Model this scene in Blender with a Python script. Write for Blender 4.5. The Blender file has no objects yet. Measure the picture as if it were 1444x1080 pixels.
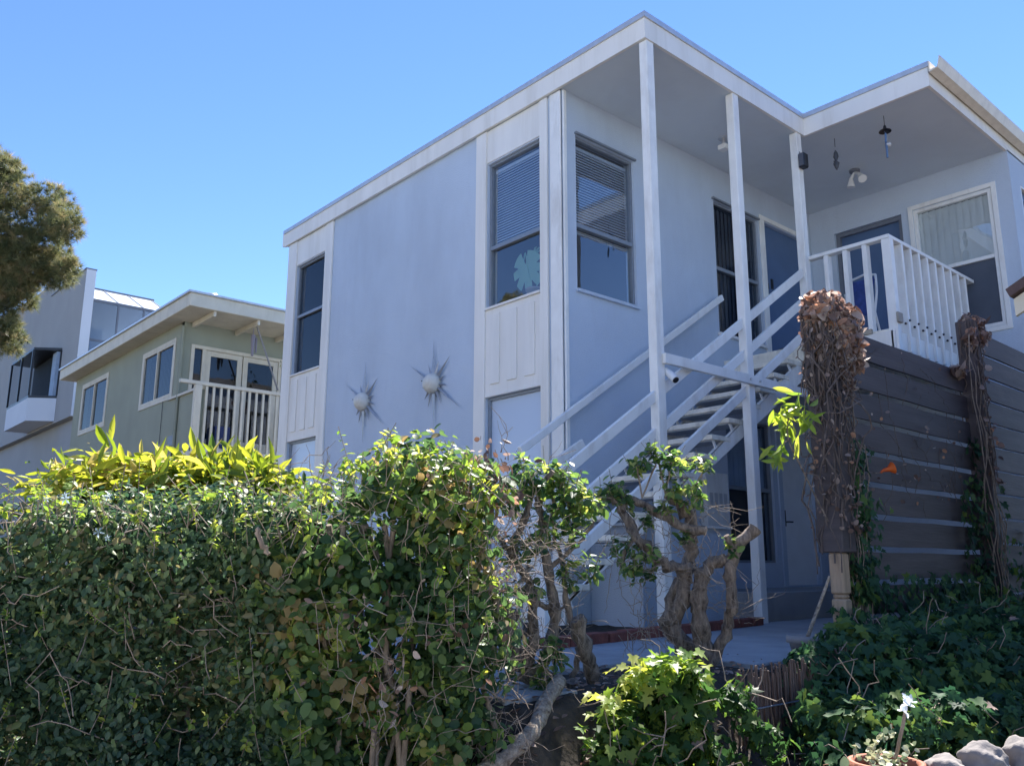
import bpy, bmesh, math, random
import numpy as np
from mathutils import Vector, Matrix
rad = math.radians
sc = bpy.context.scene
col = sc.collection
# ------------------------------------------------------------------ camera
YAW, PIT, ROL, FPX = rad(48.551), rad(12.095), rad(0.135), 1205.36
CAM = np.array([-5.573, -5.557, 0.505])
_fw = np.array([math.cos(YAW)*math.cos(PIT), math.sin(YAW)*math.cos(PIT), math.sin(PIT)])
_rt = np.array([math.sin(YAW), -math.cos(YAW), 0.0]); _up = np.cross(_rt, _fw)
_R = _rt*math.cos(ROL)+_up*math.sin(ROL); _U = -_rt*math.sin(ROL)+_up*math.cos(ROL)
cd = bpy.data.cameras.new('camera'); cam = bpy.data.objects.new('camera', cd); col.objects.link(cam)
cd.sensor_width = 36; cd.sensor_fit = 'HORIZONTAL'; cd.lens = FPX/1444*36; cd.clip_start = .05; cd.clip_end = 2000
cam.matrix_world = Matrix(((_R[0], _U[0], -_fw[0], CAM[0]), (_R[1], _U[1], -_fw[1], CAM[1]), (_R[2], _U[2], -_fw[2], CAM[2]), (0, 0, 0, 1)))
sc.camera = cam
# ------------------------------------------------------------------ world, sun, exposure
SUN_AZ, SUN_EL = 27.0, 52.0            # azimuth from +X towards +Y
w = bpy.data.worlds.new('World'); sc.world = w; w.use_nodes = True
nt = w.node_tree; nt.nodes.clear()
sky = nt.nodes.new('ShaderNodeTexSky'); sky.sky_type = 'NISHITA'; sky.sun_disc = False
sky.sun_elevation = rad(SUN_EL); sky.sun_rotation = rad(90-SUN_AZ)
sky.altitude = 1200; sky.air_density = 1.0; sky.dust_density = .0; sky.ozone_density = 3.0
bg = nt.nodes.new('ShaderNodeBackground'); bg.inputs[1].default_value = .10
wo = nt.nodes.new('ShaderNodeOutputWorld')
hs_ = nt.nodes.new('ShaderNodeHueSaturation'); hs_.inputs['Saturation'].default_value = 1.15; hs_.inputs['Hue'].default_value = .510; hs_.inputs['Value'].default_value = .88; nt.links.new(sky.outputs[0], hs_.inputs['Color']); nt.links.new(hs_.outputs[0], bg.inputs[0]); nt.links.new(bg.outputs[0], wo.inputs[0])
sd = bpy.data.lights.new('sun', 'SUN'); sd.energy = 4.6; sd.angle = rad(.5); sd.color = (1, .95, .88)
sun = bpy.data.objects.new('sun', sd); col.objects.link(sun)
_s = Vector((math.cos(rad(SUN_AZ))*math.cos(rad(SUN_EL)), math.sin(rad(SUN_AZ))*math.cos(rad(SUN_EL)), math.sin(rad(SUN_EL))))
sun.rotation_euler = _s.to_track_quat('Z', 'Y').to_euler(); sun.location = _s*30
sc.view_settings.view_transform = 'Standard'; sc.view_settings.look = 'None'
sc.view_settings.exposure = 1.68; sc.view_settings.gamma = 1
sc.render.resolution_x = 1024; sc.render.resolution_y = 765
random.seed(7); rng = np.random.default_rng(7)

def D(px, py, t):
    """world point seen at photo pixel (px, py) at depth t metres"""
    return CAM + (_fw + _R*(px-722)/FPX - _U*(py-540)/FPX)*t

# ------------------------------------------------------------------ materials
MATS = {}
def newmat(name):
    m = bpy.data.materials.new(name); m.use_nodes = True; n = m.node_tree
    n.nodes.clear(); o = n.nodes.new('ShaderNodeOutputMaterial'); return m, n, o
def nd(n, t, **kw):
    x = n.nodes.new(t)
    for k, v in kw.items():
        if k.startswith('i_'): x.inputs[k[2:].replace('_', ' ')].default_value = v
        else: setattr(x, k, v)
    return x
def c4(c): return (c[0], c[1], c[2], 1)
def surf(name, base, rough=.6, var=.08, scale=3., stain=None, stain_amt=0., bump=.2, bscale=60., stretch=(1, 1, 1), spec=.4, metal=0.):
    """painted / mineral surface: soft mottling, optional stains with a shape of their own, fine relief"""
    m, n, o = newmat(name); L = n.links.new
    tc = nd(n, 'ShaderNodeTexCoord'); mp = nd(n, 'ShaderNodeMapping'); mp.inputs['Scale'].default_value = stretch
    L(tc.outputs['Object'], mp.inputs[0])
    n1 = nd(n, 'ShaderNodeTexNoise'); n1.inputs['Scale'].default_value = scale; n1.inputs['Detail'].default_value = 6; L(mp.outputs[0], n1.inputs['Vector'])
    r = nd(n, 'ShaderNodeValToRGB'); r.color_ramp.elements[0].position = .3; r.color_ramp.elements[1].position = .7
    r.color_ramp.elements[0].color = c4([x*(1-var) for x in base]); r.color_ramp.elements[1].color = c4([min(1, x*(1+var)) for x in base])
    L(n1.outputs['Fac'], r.inputs[0]); out = r.outputs[0]
    if stain:
        n2 = nd(n, 'ShaderNodeTexNoise'); n2.inputs['Scale'].default_value = scale*.7; n2.inputs['Detail'].default_value = 9; n2.inputs['Roughness'].default_value = .65
        mp2 = nd(n, 'ShaderNodeMapping'); mp2.inputs['Scale'].default_value = (stretch[0]*1.6, stretch[1]*1.6, stretch[2]*.45); mp2.inputs['Location'].default_value = (3, 7, 1)
        L(tc.outputs['Object'], mp2.inputs[0]); L(mp2.outputs[0], n2.inputs['Vector'])
        r2 = nd(n, 'ShaderNodeValToRGB'); r2.color_ramp.elements[0].position = .5; r2.color_ramp.elements[1].position = .72
        r2.color_ramp.elements[0].color = (0, 0, 0, 1); r2.color_ramp.elements[1].color = (stain_amt,)*3+(1,)
        L(n2.outputs['Fac'], r2.inputs[0])
        mx = nd(n, 'ShaderNodeMix', data_type='RGBA'); L(r2.outputs[0], mx.inputs[0]); L(out, mx.inputs[6]); mx.inputs[7].default_value = c4(stain); out = mx.outputs[2]
    p = nd(n, 'ShaderNodeBsdfPrincipled'); L(out, p.inputs['Base Color']); p.inputs['Roughness'].default_value = rough
    p.inputs['Specular IOR Level'].default_value = spec; p.inputs['Metallic'].default_value = metal
    n3 = nd(n, 'ShaderNodeTexNoise'); n3.inputs['Scale'].default_value = bscale; n3.inputs['Detail'].default_value = 5; L(mp.outputs[0], n3.inputs['Vector'])
    b = nd(n, 'ShaderNodeBump'); b.inputs['Strength'].default_value = bump; b.inputs['Distance'].default_value = .01; L(n3.outputs['Fac'], b.inputs['Height']); L(b.outputs[0], p.inputs['Normal'])
    L(p.outputs[0], o.inputs[0]); MATS[name] = m; return m
def leafmat(name, cols, trans=.35, rough=.45, spec=.3):
    m, n, o = newmat(name); L = n.links.new
    at = nd(n, 'ShaderNodeAttribute'); at.attribute_name = 'tint'
    r = nd(n, 'ShaderNodeValToRGB'); e = r.color_ramp.elements
    while len(e) < len(cols): e.new(.5)
    for i, (pos, c) in enumerate(cols): e[i].position = pos; e[i].color = c4(c)
    L(at.outputs['Fac'], r.inputs[0])
    p = nd(n, 'ShaderNodeBsdfPrincipled'); L(r.outputs[0], p.inputs['Base Color']); p.inputs['Roughness'].default_value = rough; p.inputs['Specular IOR Level'].default_value = spec
    t = nd(n, 'ShaderNodeBsdfTranslucent'); hs = nd(n, 'ShaderNodeHueSaturation'); hs.inputs['Hue'].default_value = .485; hs.inputs['Saturation'].default_value = 1.15; hs.inputs['Value'].default_value = 2.2
    L(r.outputs[0], hs.inputs['Color']); L(hs.outputs[0], t.inputs[0])
    mx = nd(n, 'ShaderNodeMixShader'); mx.inputs[0].default_value = trans; L(p.outputs[0], mx.inputs[1]); L(t.outputs[0], mx.inputs[2]); L(mx.outputs[0], o.inputs[0])
    MATS[name] = m; return m
def glassmat(name, tint=(.92, .95, .97), refl=.12, film=None, filmamt=0., rough=.0, k=.8):
    m, n, o = newmat(name); L = n.links.new
    tr = nd(n, 'ShaderNodeBsdfTransparent'); tr.inputs[0].default_value = c4(tint)
    gl = nd(n, 'ShaderNodeBsdfGlossy'); gl.inputs['Roughness'].default_value = rough; gl.inputs[0].default_value = (1, 1, 1, 1)
    tc = nd(n, 'ShaderNodeTexCoord'); nz = nd(n, 'ShaderNodeTexNoise'); nz.inputs['Scale'].default_value = 2.2; L(tc.outputs['Object'], nz.inputs['Vector'])
    b = nd(n, 'ShaderNodeBump'); b.inputs['Strength'].default_value = .12; b.inputs['Distance'].default_value = .02; L(nz.outputs['Fac'], b.inputs['Height']); L(b.outputs[0], gl.inputs['Normal'])
    fr = nd(n, 'ShaderNodeFresnel'); fr.inputs[0].default_value = 1.5
    ad = nd(n, 'ShaderNodeMath', operation='MULTIPLY_ADD'); L(fr.outputs[0], ad.inputs[0]); ad.inputs[1].default_value = k; ad.inputs[2].default_value = refl; ad.use_clamp = True
    ge = nd(n, 'ShaderNodeNewGeometry'); bf_ = nd(n, 'ShaderNodeMath', operation='SUBTRACT'); bf_.inputs[0].default_value = 1; L(ge.outputs['Backfacing'], bf_.inputs[1]); am = nd(n, 'ShaderNodeMath', operation='MULTIPLY'); L(ad.outputs[0], am.inputs[0]); L(bf_.outputs[0], am.inputs[1]); ad = am
    first = tr.outputs[0]
    if film:
        df = nd(n, 'ShaderNodeBsdfDiffuse'); df.inputs[0].default_value = c4(film)
        m2 = nd(n, 'ShaderNodeMixShader'); m2.inputs[0].default_value = filmamt; L(tr.outputs[0], m2.inputs[1]); L(df.outputs[0], m2.inputs[2]); first = m2.outputs[0]
    mx = nd(n, 'ShaderNodeMixShader'); L(ad.outputs[0], mx.inputs[0]); L(first, mx.inputs[1]); L(gl.outputs[0], mx.inputs[2]); L(mx.outputs[0], o.inputs[0])
    MATS[name] = m; return m
def barkmat(name, a, b_, scale=14, stretch=(1, 1, .25), bump=.9):
    m, n, o = newmat(name); L = n.links.new
    tc = nd(n, 'ShaderNodeTexCoord'); mp = nd(n, 'ShaderNodeMapping'); mp.inputs['Scale'].default_value = stretch; L(tc.outputs['Object'], mp.inputs[0])
    n1 = nd(n, 'ShaderNodeTexNoise'); n1.inputs['Scale'].default_value = scale*3; n1.inputs['Detail'].default_value = 10; n1.inputs['Roughness'].default_value = .7; L(mp.outputs[0], n1.inputs['Vector'])
    r = nd(n, 'ShaderNodeValToRGB'); r.color_ramp.elements[0].position = .35; r.color_ramp.elements[1].position = .68; r.color_ramp.elements[0].color = c4(a); r.color_ramp.elements[1].color = c4(b_)
    L(n1.outputs['Fac'], r.inputs[0]); p = nd(n, 'ShaderNodeBsdfPrincipled'); L(r.outputs[0], p.inputs['Base Color']); p.inputs['Roughness'].default_value = .85
    b = nd(n, 'ShaderNodeBump'); b.inputs['Strength'].default_value = bump; b.inputs['Distance'].default_value = .022; L(n1.outputs['Fac'], b.inputs['Height']); L(b.outputs[0], p.inputs['Normal'])
    L(p.outputs[0], o.inputs[0]); MATS[name] = m; return m

stucco = surf('stucco_blue', (.51, .59, .70), .85, .05, 1.1, stain=(.42, .48, .575), stain_amt=.55, bump=.7, bscale=90, spec=.2)
stucco_up = stucco
trim = surf('trim_cream', (.79, .77, .73), .5, .05, 4, stain=(.5, .46, .38), stain_amt=.35, bump=.15, bscale=30, stretch=(1, 1, .3))
railp = surf('rail_paint', (.80, .80, .78), .45, .05, 6, stain=(.45, .40, .34), stain_amt=.4, bump=.15, bscale=40)
soffitm = surf('soffit_paint', (.60, .665, .72), .8, .05, 1.2, stain=(.52, .57, .62), stain_amt=.5, bump=.25, bscale=90)
treadm = surf('tread_concrete', (.80, .76, .66), .85, .12, 9, stain=(.28, .26, .22), stain_amt=.5, bump=.5, bscale=80)
treadd = surf('tread_metal', (.42, .45, .50), .6, .1, 6)
doorblue = surf('door_blue', (.085, .145, .27), .45, .05, 5, bump=.08)
doorpale = surf('door_pale', (.80, .82, .84), .5, .04, 5, bump=.08)
alu = surf('aluminium', (.24, .27, .31), .4, .06, 20, spec=.5, metal=.3, bump=.05)
alud = surf('aluminium_dark', (.16, .18, .22), .45, .06, 20, bump=.05)
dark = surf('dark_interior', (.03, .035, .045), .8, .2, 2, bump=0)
blackp = surf('black_plastic', (.02, .022, .028), .35, .1, 20, bump=.05)
whitep = surf('white_plastic', (.75, .76, .76), .35, .03, 20, bump=.02)
galv = surf('roof_flashing', (.55, .56, .58), .35, .08, 12, metal=.5, bump=.05)
roofm = surf('roof_gravel', (.35, .34, .33), .9, .2, 20, bump=.8)
gutterm = surf('gutter_tan', (.74, .69, .59), .45, .06, 8, stain=(.45, .38, .3), stain_amt=.4, bump=.08)
blindm = surf('blind_slats', (.42, .47, .55), .5, .05, 5, bump=.02)
vblind = surf('vertical_blind', (.80, .80, .76), .6, .05, 5, bump=.02)
screenm = surf('insect_screen', (.085, .10, .13), .8, .1, 4, bump=.05)
curtain = surf('pale_curtain_sky_sheen', (.68, .77, .90), .8, .1, 6, bump=.3)  # cloth, lightened to carry the sky's reflection in the lower street windows
glass = glassmat('window_glass', refl=.13)
glassd = glassmat('window_glass_deep', (.7, .75, .8), refl=.04, k=.42)
glassf = glassmat('frosted_sky_film', (.6, .7, .8), refl=.06, film=(.58, .68, .84), filmamt=.85, rough=.25)  # pale blue film colour paints the sky's reflection into these panes
ghwall = surf('green_stucco', (.31, .325, .25), .85, .06, 1.5, stain=(.27, .285, .22), stain_amt=.4, bump=.4, bscale=90)
ghtrim = surf('ochre_trim', (.62, .57, .46), .6, .06, 4, stain=(.4, .35, .25), stain_amt=.4, bump=.1)
ghrail = surf('cream_rail', (.66, .60, .47), .55, .05, 6, stain=(.4, .35, .26), stain_amt=.3, bump=.1)
whw = surf('grey_stucco', (.33, .335, .34), .85, .05, .8, stain=(.29, .295, .30), stain_amt=.5, bump=.4, bscale=90)
whwl = surf('white_stucco', (.62, .66, .72), .85, .04, .8, bump=.3, bscale=90)
frost_roof = glassmat('sunroom_roof_glass', (.7, .75, .8), refl=.25, film=(.62, .68, .75), filmamt=.75, rough=.2)
fencem = surf('fence_brown', (.078, .064, .066), .7, .22, 5, stain=(.14, .115, .11), stain_amt=.5, bump=.35, bscale=24, stretch=(.25, .25, 3))
tanwood = surf('bare_post_wood', (.40, .285, .19), .8, .15, 10, stain=(.2, .15, .1), stain_amt=.7, bump=.5, bscale=40, stretch=(2, 2, .4))
reedm = None
conc = surf('concrete', (.34, .345, .35), .9, .1, 3, stain=(.2, .2, .2), stain_amt=.5, bump=.5, bscale=70)
soil = surf('soil', (.045, .035, .026), .95, .5, 12, stain=(.12, .085, .055), stain_amt=.7, bump=1.5, bscale=30)
asphalt = surf('asphalt', (.06, .06, .062), .9, .2, 20, bump=.6, bscale=150)
brickm = surf('brick_red', (.22, .07, .05), .85, .25, 14, stain=(.1, .05, .04), stain_amt=.6, bump=.6)
terra = surf('terracotta', (.36, .13, .075), .75, .1, 8, stain=(.5, .38, .32), stain_amt=.4, bump=.3)
claygrey = surf('clay_grey', (.30, .28, .27), .85, .12, 8, bump=.4)
rockm = surf('rock', (.22, .20, .19), .9, .3, 7, stain=(.42, .38, .34), stain_amt=.8, bump=1.2, bscale=18)
barkb = barkmat('bark_brown', (.065, .046, .036), (.42, .33, .26), scale=13, stretch=(1, 1, .3), bump=1.)
barkp = barkmat('bark_pale', (.17, .125, .09), (.58, .49, .39), stretch=(1, 1, 1))
twigm = barkmat('twig', (.16, .12, .09), (.40, .32, .25), bump=.2)
pinebark = barkmat('pine_bark', (.16, .12, .07), (.34, .28, .18), scale=6)
L_jas = leafmat('leaf_jasmine', [(0, (.042, .082, .050)), (.55, (.080, .132, .064)), (.85, (.14, .20, .075)), (1, (.17, .16, .08))], .3, .46, .35)
L_hib = leafmat('leaf_shrub', [(0, (.042, .088, .042)), (.5, (.082, .145, .055)), (.82, (.15, .23, .06)), (.96, (.25, .28, .07)), (1, (.28, .22, .10))], .38, .46, .3)
L_yel = leafmat('leaf_yellow', [(0, (.06, .11, .025)), (.35, (.17, .23, .04)), (.8, (.33, .35, .07)), (1, (.42, .36, .14))], .42, .45, .3)
L_ivy = leafmat('leaf_ivy', [(0, (.026, .064, .040)), (.5, (.050, .11, .054)), (.85, (.07, .14, .05)), (1, (.12, .18, .05))], .3, .6, .12)
L_ivyb = leafmat('leaf_ivy_bright', [(0, (.03, .07, .026)), (.6, (.06, .125, .035)), (1, (.17, .23, .05))], .45, .5, .25)
L_dry = leafmat('leaf_dry', [(0, (.10, .065, .05)), (.5, (.25, .17, .135)), (.93, (.50, .42, .36)), (1, (.42, .24, .15))], .25, .6, .3)
L_pine = leafmat('pine_needles', [(0, (.06, .085, .042)), (.5, (.14, .155, .075)), (.85, (.25, .235, .115)), (1, (.34, .27, .15))], .3, .5, .3)
L_lime = leafmat('leaf_lime', [(0, (.13, .22, .05)), (.6, (.23, .31, .06)), (1, (.33, .36, .09))], .45, .45, .3)
L_succ = leafmat('succulent', [(0, (.07, .13, .08)), (.6, (.18, .23, .14)), (1, (.45, .46, .30))], .15, .5)
L_mon = leafmat('leaf_monstera', [(0, (.24, .42, .31)), (1, (.32, .5, .38))], .2, .5)
vinem = barkmat('vine_stem', (.06, .045, .04), (.20, .15, .125), bump=.3)
petal = leafmat('petal_white', [(0, (.55, .60, .66)), (1, (.66, .68, .72))], .3, .5)
petalo = leafmat('petal_orange', [(0, (.65, .16, .04)), (1, (.75, .24, .06))], .3, .5)

# ------------------------------------------------------------------ object helpers
def tag(o, label=None, cat=None, group=None, kind=None):
    if label: o['label'] = label
    if cat: o['category'] = cat
    if group: o['group'] = group
    if kind: o['kind'] = kind
    return o
def empty(name, loc, label, cat, group=None):
    o = bpy.data.objects.new(name, None); col.objects.link(o); o.location = loc; o.empty_display_size = .2
    return tag(o, label, cat, group)
def link(name, me, mat, parent=None):
    """mesh data is in world coordinates; re-centre on its parent's base (or on its own lowest middle)"""
    o = bpy.data.objects.new(name, me); col.objects.link(o)
    if mat is not None and not me.materials: me.materials.append(mat)
    if parent is not None:
        o.parent = parent; p = parent; off = Vector((0, 0, 0))
        while p is not None: off += p.location; p = p.parent
        me.transform(Matrix.Translation(-off))
    else:
        n = len(me.vertices); a = np.empty(n*3); me.vertices.foreach_get('co', a); a = a.reshape(-1, 3)
        b = Vector((float((a[:, 0].min()+a[:, 0].max())/2), float((a[:, 1].min()+a[:, 1].max())/2), float(a[:, 2].min())))
        me.transform(Matrix.Translation(-b)); o.location = b
    return o
class MB:
    def __init__(s): s.v = []; s.f = []; s.sm = []
    def add(s, vs, fs, smooth=False):
        k = len(s.v); s.v += [tuple(map(float, p)) for p in vs]; s.f += [tuple(i+k for i in f) for f in fs]; s.sm += [smooth]*len(fs)
    def box(s, x0, x1, y0, y1, z0, z1):
        if x0 > x1: x0, x1 = x1, x0
        if y0 > y1: y0, y1 = y1, y0
        if z0 > z1: z0, z1 = z1, z0
        s.add([(x0, y0, z0), (x1, y0, z0), (x1, y1, z0), (x0, y1, z0), (x0, y0, z1), (x1, y0, z1), (x1, y1, z1), (x0, y1, z1)],
              [(3, 2, 1, 0), (4, 5, 6, 7), (0, 1, 5, 4), (1, 2, 6, 5), (2, 3, 7, 6), (3, 0, 4, 7)])
    def beam(s, a, b, w, h, up=(0, 0, 1)):
        """rectangular bar from a to b: w across, h along up"""
        a = Vector(a); b = Vector(b); d = (b-a).normalized(); u = Vector(up); sd_ = d.cross(u).normalized(); u = sd_.cross(d)
        vs = []
        for p in (a, b):
            for i, j in ((-1, -1), (1, -1), (1, 1), (-1, 1)): vs.append(p+sd_*(w/2*i)+u*(h/2*j))
        s.add(vs, [(0, 1, 2, 3), (7, 6, 5, 4), (0, 4, 5, 1), (1, 5, 6, 2), (2, 6, 7, 3), (3, 7, 4, 0)])
    def prism(s, poly, axis, lo, hi):
        """extrude a polygon; poly lists the two other coordinates"""
        n = len(poly); vs = []
        for t in (lo, hi):
            for (a, b) in poly:
                vs.append({'x': (t, a, b), 'y': (a, t, b), 'z': (a, b, t)}[axis])
        s.add(vs, [tuple(range(n))[::-1], tuple(range(n, 2*n))]+[(i, (i+1) % n, n+(i+1) % n, n+i) for i in range(n)])
    def tube(s, pts, rs, n=8, wob=0., cap=True):
        pts = [Vector([float(c) for c in p]) for p in pts]
        if not hasattr(rs, '__len__'): rs = [rs]*len(pts)
        vs = []; ref = Vector((.31, .17, .93)).normalized()
        for i, p in enumerate(pts):
            d = (pts[min(i+1, len(pts)-1)]-pts[max(i-1, 0)]).normalized()
            a = ref-d*ref.dot(d)
            if a.length < .05: a = Vector((1, 0, 0))-d*d.x
            a.normalize(); b = d.cross(a); ref = a
            for k in range(n):
                t = 2*math.pi*k/n; r = rs[i]*(1+wob*random.uniform(-1, 1)); vs.append(p+(a*math.cos(t)+b*math.sin(t))*r)
        fs = []
        for i in range(len(pts)-1):
            for k in range(n): fs.append((i*n+k, i*n+(k+1) % n, (i+1)*n+(k+1) % n, (i+1)*n+k))
        s.add(vs, fs, True)
        if cap:
            q = (len(pts)-1)*n
            s.add(vs[:n], [tuple(range(n))[::-1]]); s.add(vs[q:], [tuple(range(n))])
    def lathe(s, c, prof, n=24, smooth=True):
        vs = []
        for (r, z) in prof:
            for k in range(n): vs.append((c[0]+r*math.cos(2*math.pi*k/n), c[1]+r*math.sin(2*math.pi*k/n), c[2]+z))
        fs = [(i*n+k, i*n+(k+1) % n, (i+1)*n+(k+1) % n, (i+1)*n+k) for i in range(len(prof)-1) for k in range(n)]
        s.add(vs, fs, smooth)
    def build(s, name, mat, parent=None, bevel=0.):
        me = bpy.data.meshes.new(name); me.from_pydata(s.v, [], s.f); me.update()
        bm = bmesh.new(); bm.from_mesh(me)
        for f, q in zip(bm.faces, s.sm): f.smooth = q
        bmesh.ops.recalc_face_normals(bm, faces=bm.faces[:])
        if bevel:
            es = [e for e in bm.edges if len(e.link_faces) == 2 and e.calc_face_angle(0) > .6]
            bmesh.ops.bevel(bm, geom=es, offset=bevel, segments=1, affect='EDGES', clamp_overlap=True)
        bm.to_mesh(me); bm.free()
        return link(name, me, mat, parent)
def box(name, mat, parent, x0, x1, y0, y1, z0, z1, bevel=0.):
    m = MB(); m.box(x0, x1, y0, y1, z0, z1); return m.build(name, mat, parent, bevel)
class Wall:
    """local frame on a wall: a along it, b up, o outwards"""
    def __init__(s, axis, at): s.axis, s.at = axis, at
    def box(s, m, a0, a1, b0, b1, o0, o1):
        if s.axis == 'x': m.box(s.at-o1, s.at-o0, a0, a1, b0, b1)
        else: m.box(a0, a1, s.at-o1, s.at-o0, b0, b1)
    def pt(s, a, b, o): return (s.at-o, a, b) if s.axis == 'x' else (a, s.at-o, b)
    def slab(s, name, mat, parent, a0, a1, b0, b1, holes, th=.14, reveal=True):
        """a wall of real thickness with openings cut through"""
        m = MB(); As = sorted({a0, a1, *[h[i] for h in holes for i in (0, 1)]}); Bs = sorted({b0, b1, *[h[i] for h in holes for i in (2, 3)]})
        As = [a for a in As if a0 <= a <= a1]; Bs = [b for b in Bs if b0 <= b <= b1]
        inside = lambda a, b: any(h[0] < a < h[1] and h[2] < b < h[3] for h in holes)
        solid = [[not inside((As[i]+As[i+1])/2, (Bs[j]+Bs[j+1])/2) for j in range(len(Bs)-1)] for i in range(len(As)-1)]
        def q(ps): m.add([s.pt(*p) for p in ps], [(0, 1, 2, 3)])
        S = lambda i, j: 0 <= i < len(As)-1 and 0 <= j < len(Bs)-1 and solid[i][j]
        for i in range(len(As)-1):
            for j in range(len(Bs)-1):
                if not solid[i][j]: continue
                A0, A1, B0, B1 = As[i], As[i+1], Bs[j], Bs[j+1]
                q([(A0, B0, 0), (A1, B0, 0), (A1, B1, 0), (A0, B1, 0)]); q([(A0, B0, -th), (A0, B1, -th), (A1, B1, -th), (A1, B0, -th)])
                if not S(i-1, j): q([(A0, B0, 0), (A0, B1, 0), (A0, B1, -th), (A0, B0, -th)])
                if not S(i+1, j): q([(A1, B0, 0), (A1, B0, -th), (A1, B1, -th), (A1, B1, 0)])
                if not S(i, j-1): q([(A0, B0, 0), (A0, B0, -th), (A1, B0, -th), (A1, B0, 0)])
                if not S(i, j+1): q([(A0, B1, 0), (A1, B1, 0), (A1, B1, -th), (A0, B1, -th)])
        me = bpy.data.meshes.new(name); me.from_pydata(m.v, [], m.f); bm = bmesh.new(); bm.from_mesh(me)
        bmesh.ops.remove_doubles(bm, verts=bm.verts[:], dist=.0005); bmesh.ops.recalc_face_normals(bm, faces=bm.faces[:]); bm.to_mesh(me); bm.free()
        return link(name, me, mat, parent)
def frame(W, m, a0, a1, b0, b1, w, o0, o1):
    W.box(m, a0, a0+w, b0, b1, o0, o1); W.box(m, a1-w, a1, b0, b1, o0, o1)
    W.box(m, a0+w, a1-w, b0, b0+w, o0, o1); W.box(m, a0+w, a1-w, b1-w, b1, o0, o1)
def window(W, parent, a0, a1, b0, b1, mid=None, vmid=None, fm=None, gm=None, fw=.026, deep=-.06, blind=None, name='window', room=None, roomd=.9):
    """sash window set in its opening: frame part > glass, sashes, blinds"""
    fm = fm or alu; gm = gm or glass
    m = MB(); frame(W, m, a0+.002, a1-.002, b0+.002, b1-.002, fw, deep-.03, deep+.03)
    if mid: W.box(m, a0+fw, a1-fw, mid-.022, mid+.022, deep-.02, deep+.037)
    if vmid: W.box(m, vmid-.022, vmid+.022, b0+fw, b1-fw, deep-.02, deep+.037)
    f = m.build(name, fm, parent, .002)
    g = MB(); W.box(g, a0+fw-.004, a1-fw+.004, b0+fw-.004, b1-fw+.004, deep-.004, deep); g.build('glass_pane', gm, f)
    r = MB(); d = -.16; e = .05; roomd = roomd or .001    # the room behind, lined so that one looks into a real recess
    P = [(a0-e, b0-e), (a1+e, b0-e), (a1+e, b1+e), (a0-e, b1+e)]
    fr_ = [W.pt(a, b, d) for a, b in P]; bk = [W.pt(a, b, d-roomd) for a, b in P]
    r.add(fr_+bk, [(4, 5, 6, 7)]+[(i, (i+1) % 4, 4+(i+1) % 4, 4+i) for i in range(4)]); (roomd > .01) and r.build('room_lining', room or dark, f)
    if blind:
        kind, z0, z1, bmat = blind
        s = MB()
        if kind == 'h':
            z = z0
            while z < z1:
                y0 = deep-.03; p = [W.pt(a0+fw, z, y0), W.pt(a1-fw, z, y0), W.pt(a1-fw, z+.021, y0-.010), W.pt(a0+fw, z+.021, y0-.009)]
                s.add(p, [(0, 1, 2, 3)]); z += .030
            W.box(s, a0+fw, a1-fw, z0-.02, z0-.004, y0-.02, y0); W.box(s, a0+fw, a1-fw, z1, z1+.035, y0-.03, y0)
        elif kind == 'v':
            a = a0+fw
            while a < a1-fw-.01:
                y0 = deep-.025; s.add([W.pt(a, z0, y0), W.pt(a+.085, z0, y0-.02), W.pt(a+.085, z1, y0-.02), W.pt(a, z1, y0)], [(0, 1, 2, 3)]); a += .078
        else:   # folds of cloth
            n = 60; vs = []
            for i in range(n+1):
                a = a0+fw+(a1-a0-2*fw)*i/n; y0 = deep-.055+.018*math.sin(i*.9)+.008*math.sin(i*2.3); vs += [W.pt(a, z0, y0), W.pt(a, z1, y0)]
            s.add(vs, [(2*i, 2*i+2, 2*i+3, 2*i+1) for i in range(n)], True)
        s.build('window_blind', bmat, f)
    return f

# ------------------------------------------------------------------ foliage helpers
def tpl(kind):
    if kind == 'oval':
        o = [(0, 0), (.2, .18), (.3, .45), (.22, .76), (0, 1), (-.22, .76), (-.3, .45), (-.2, .18)]
    elif kind == 'round':
        o = [(0, 0), (.3, .12), (.45, .42), (.36, .76), (0, 1), (-.36, .76), (-.45, .42), (-.3, .12)]
    elif kind == 'ivy':
        o = [(0, .05), (.26, -.1), (.5, .12), (.32, .3), (.46, .6), (.17, .56), (0, 1), (-.17, .56), (-.46, .6), (-.32, .3), (-.5, .12), (-.26, -.1)]
    elif kind == 'lance':
        o = [(0, 0), (.07, .15), (.13, .42), (.115, .7), (0, 1), (-.115, .7), (-.13, .42), (-.07, .15)]
    elif kind == 'needle':
        return np.array([(-.028, 0, 0), (.028, 0, 0), (0, 1, 0)], float), [(0, 1, 2)]
    cy = .4
    vs = [(0, cy, -.07)]+[(x, y, .05*abs(x)/.4 - .18*max(0, y-.4)**2) for x, y in o]
    n = len(o); return np.array(vs, float), [(0, 1+i, 1+(i+1) % n) for i in range(n)]
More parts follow.
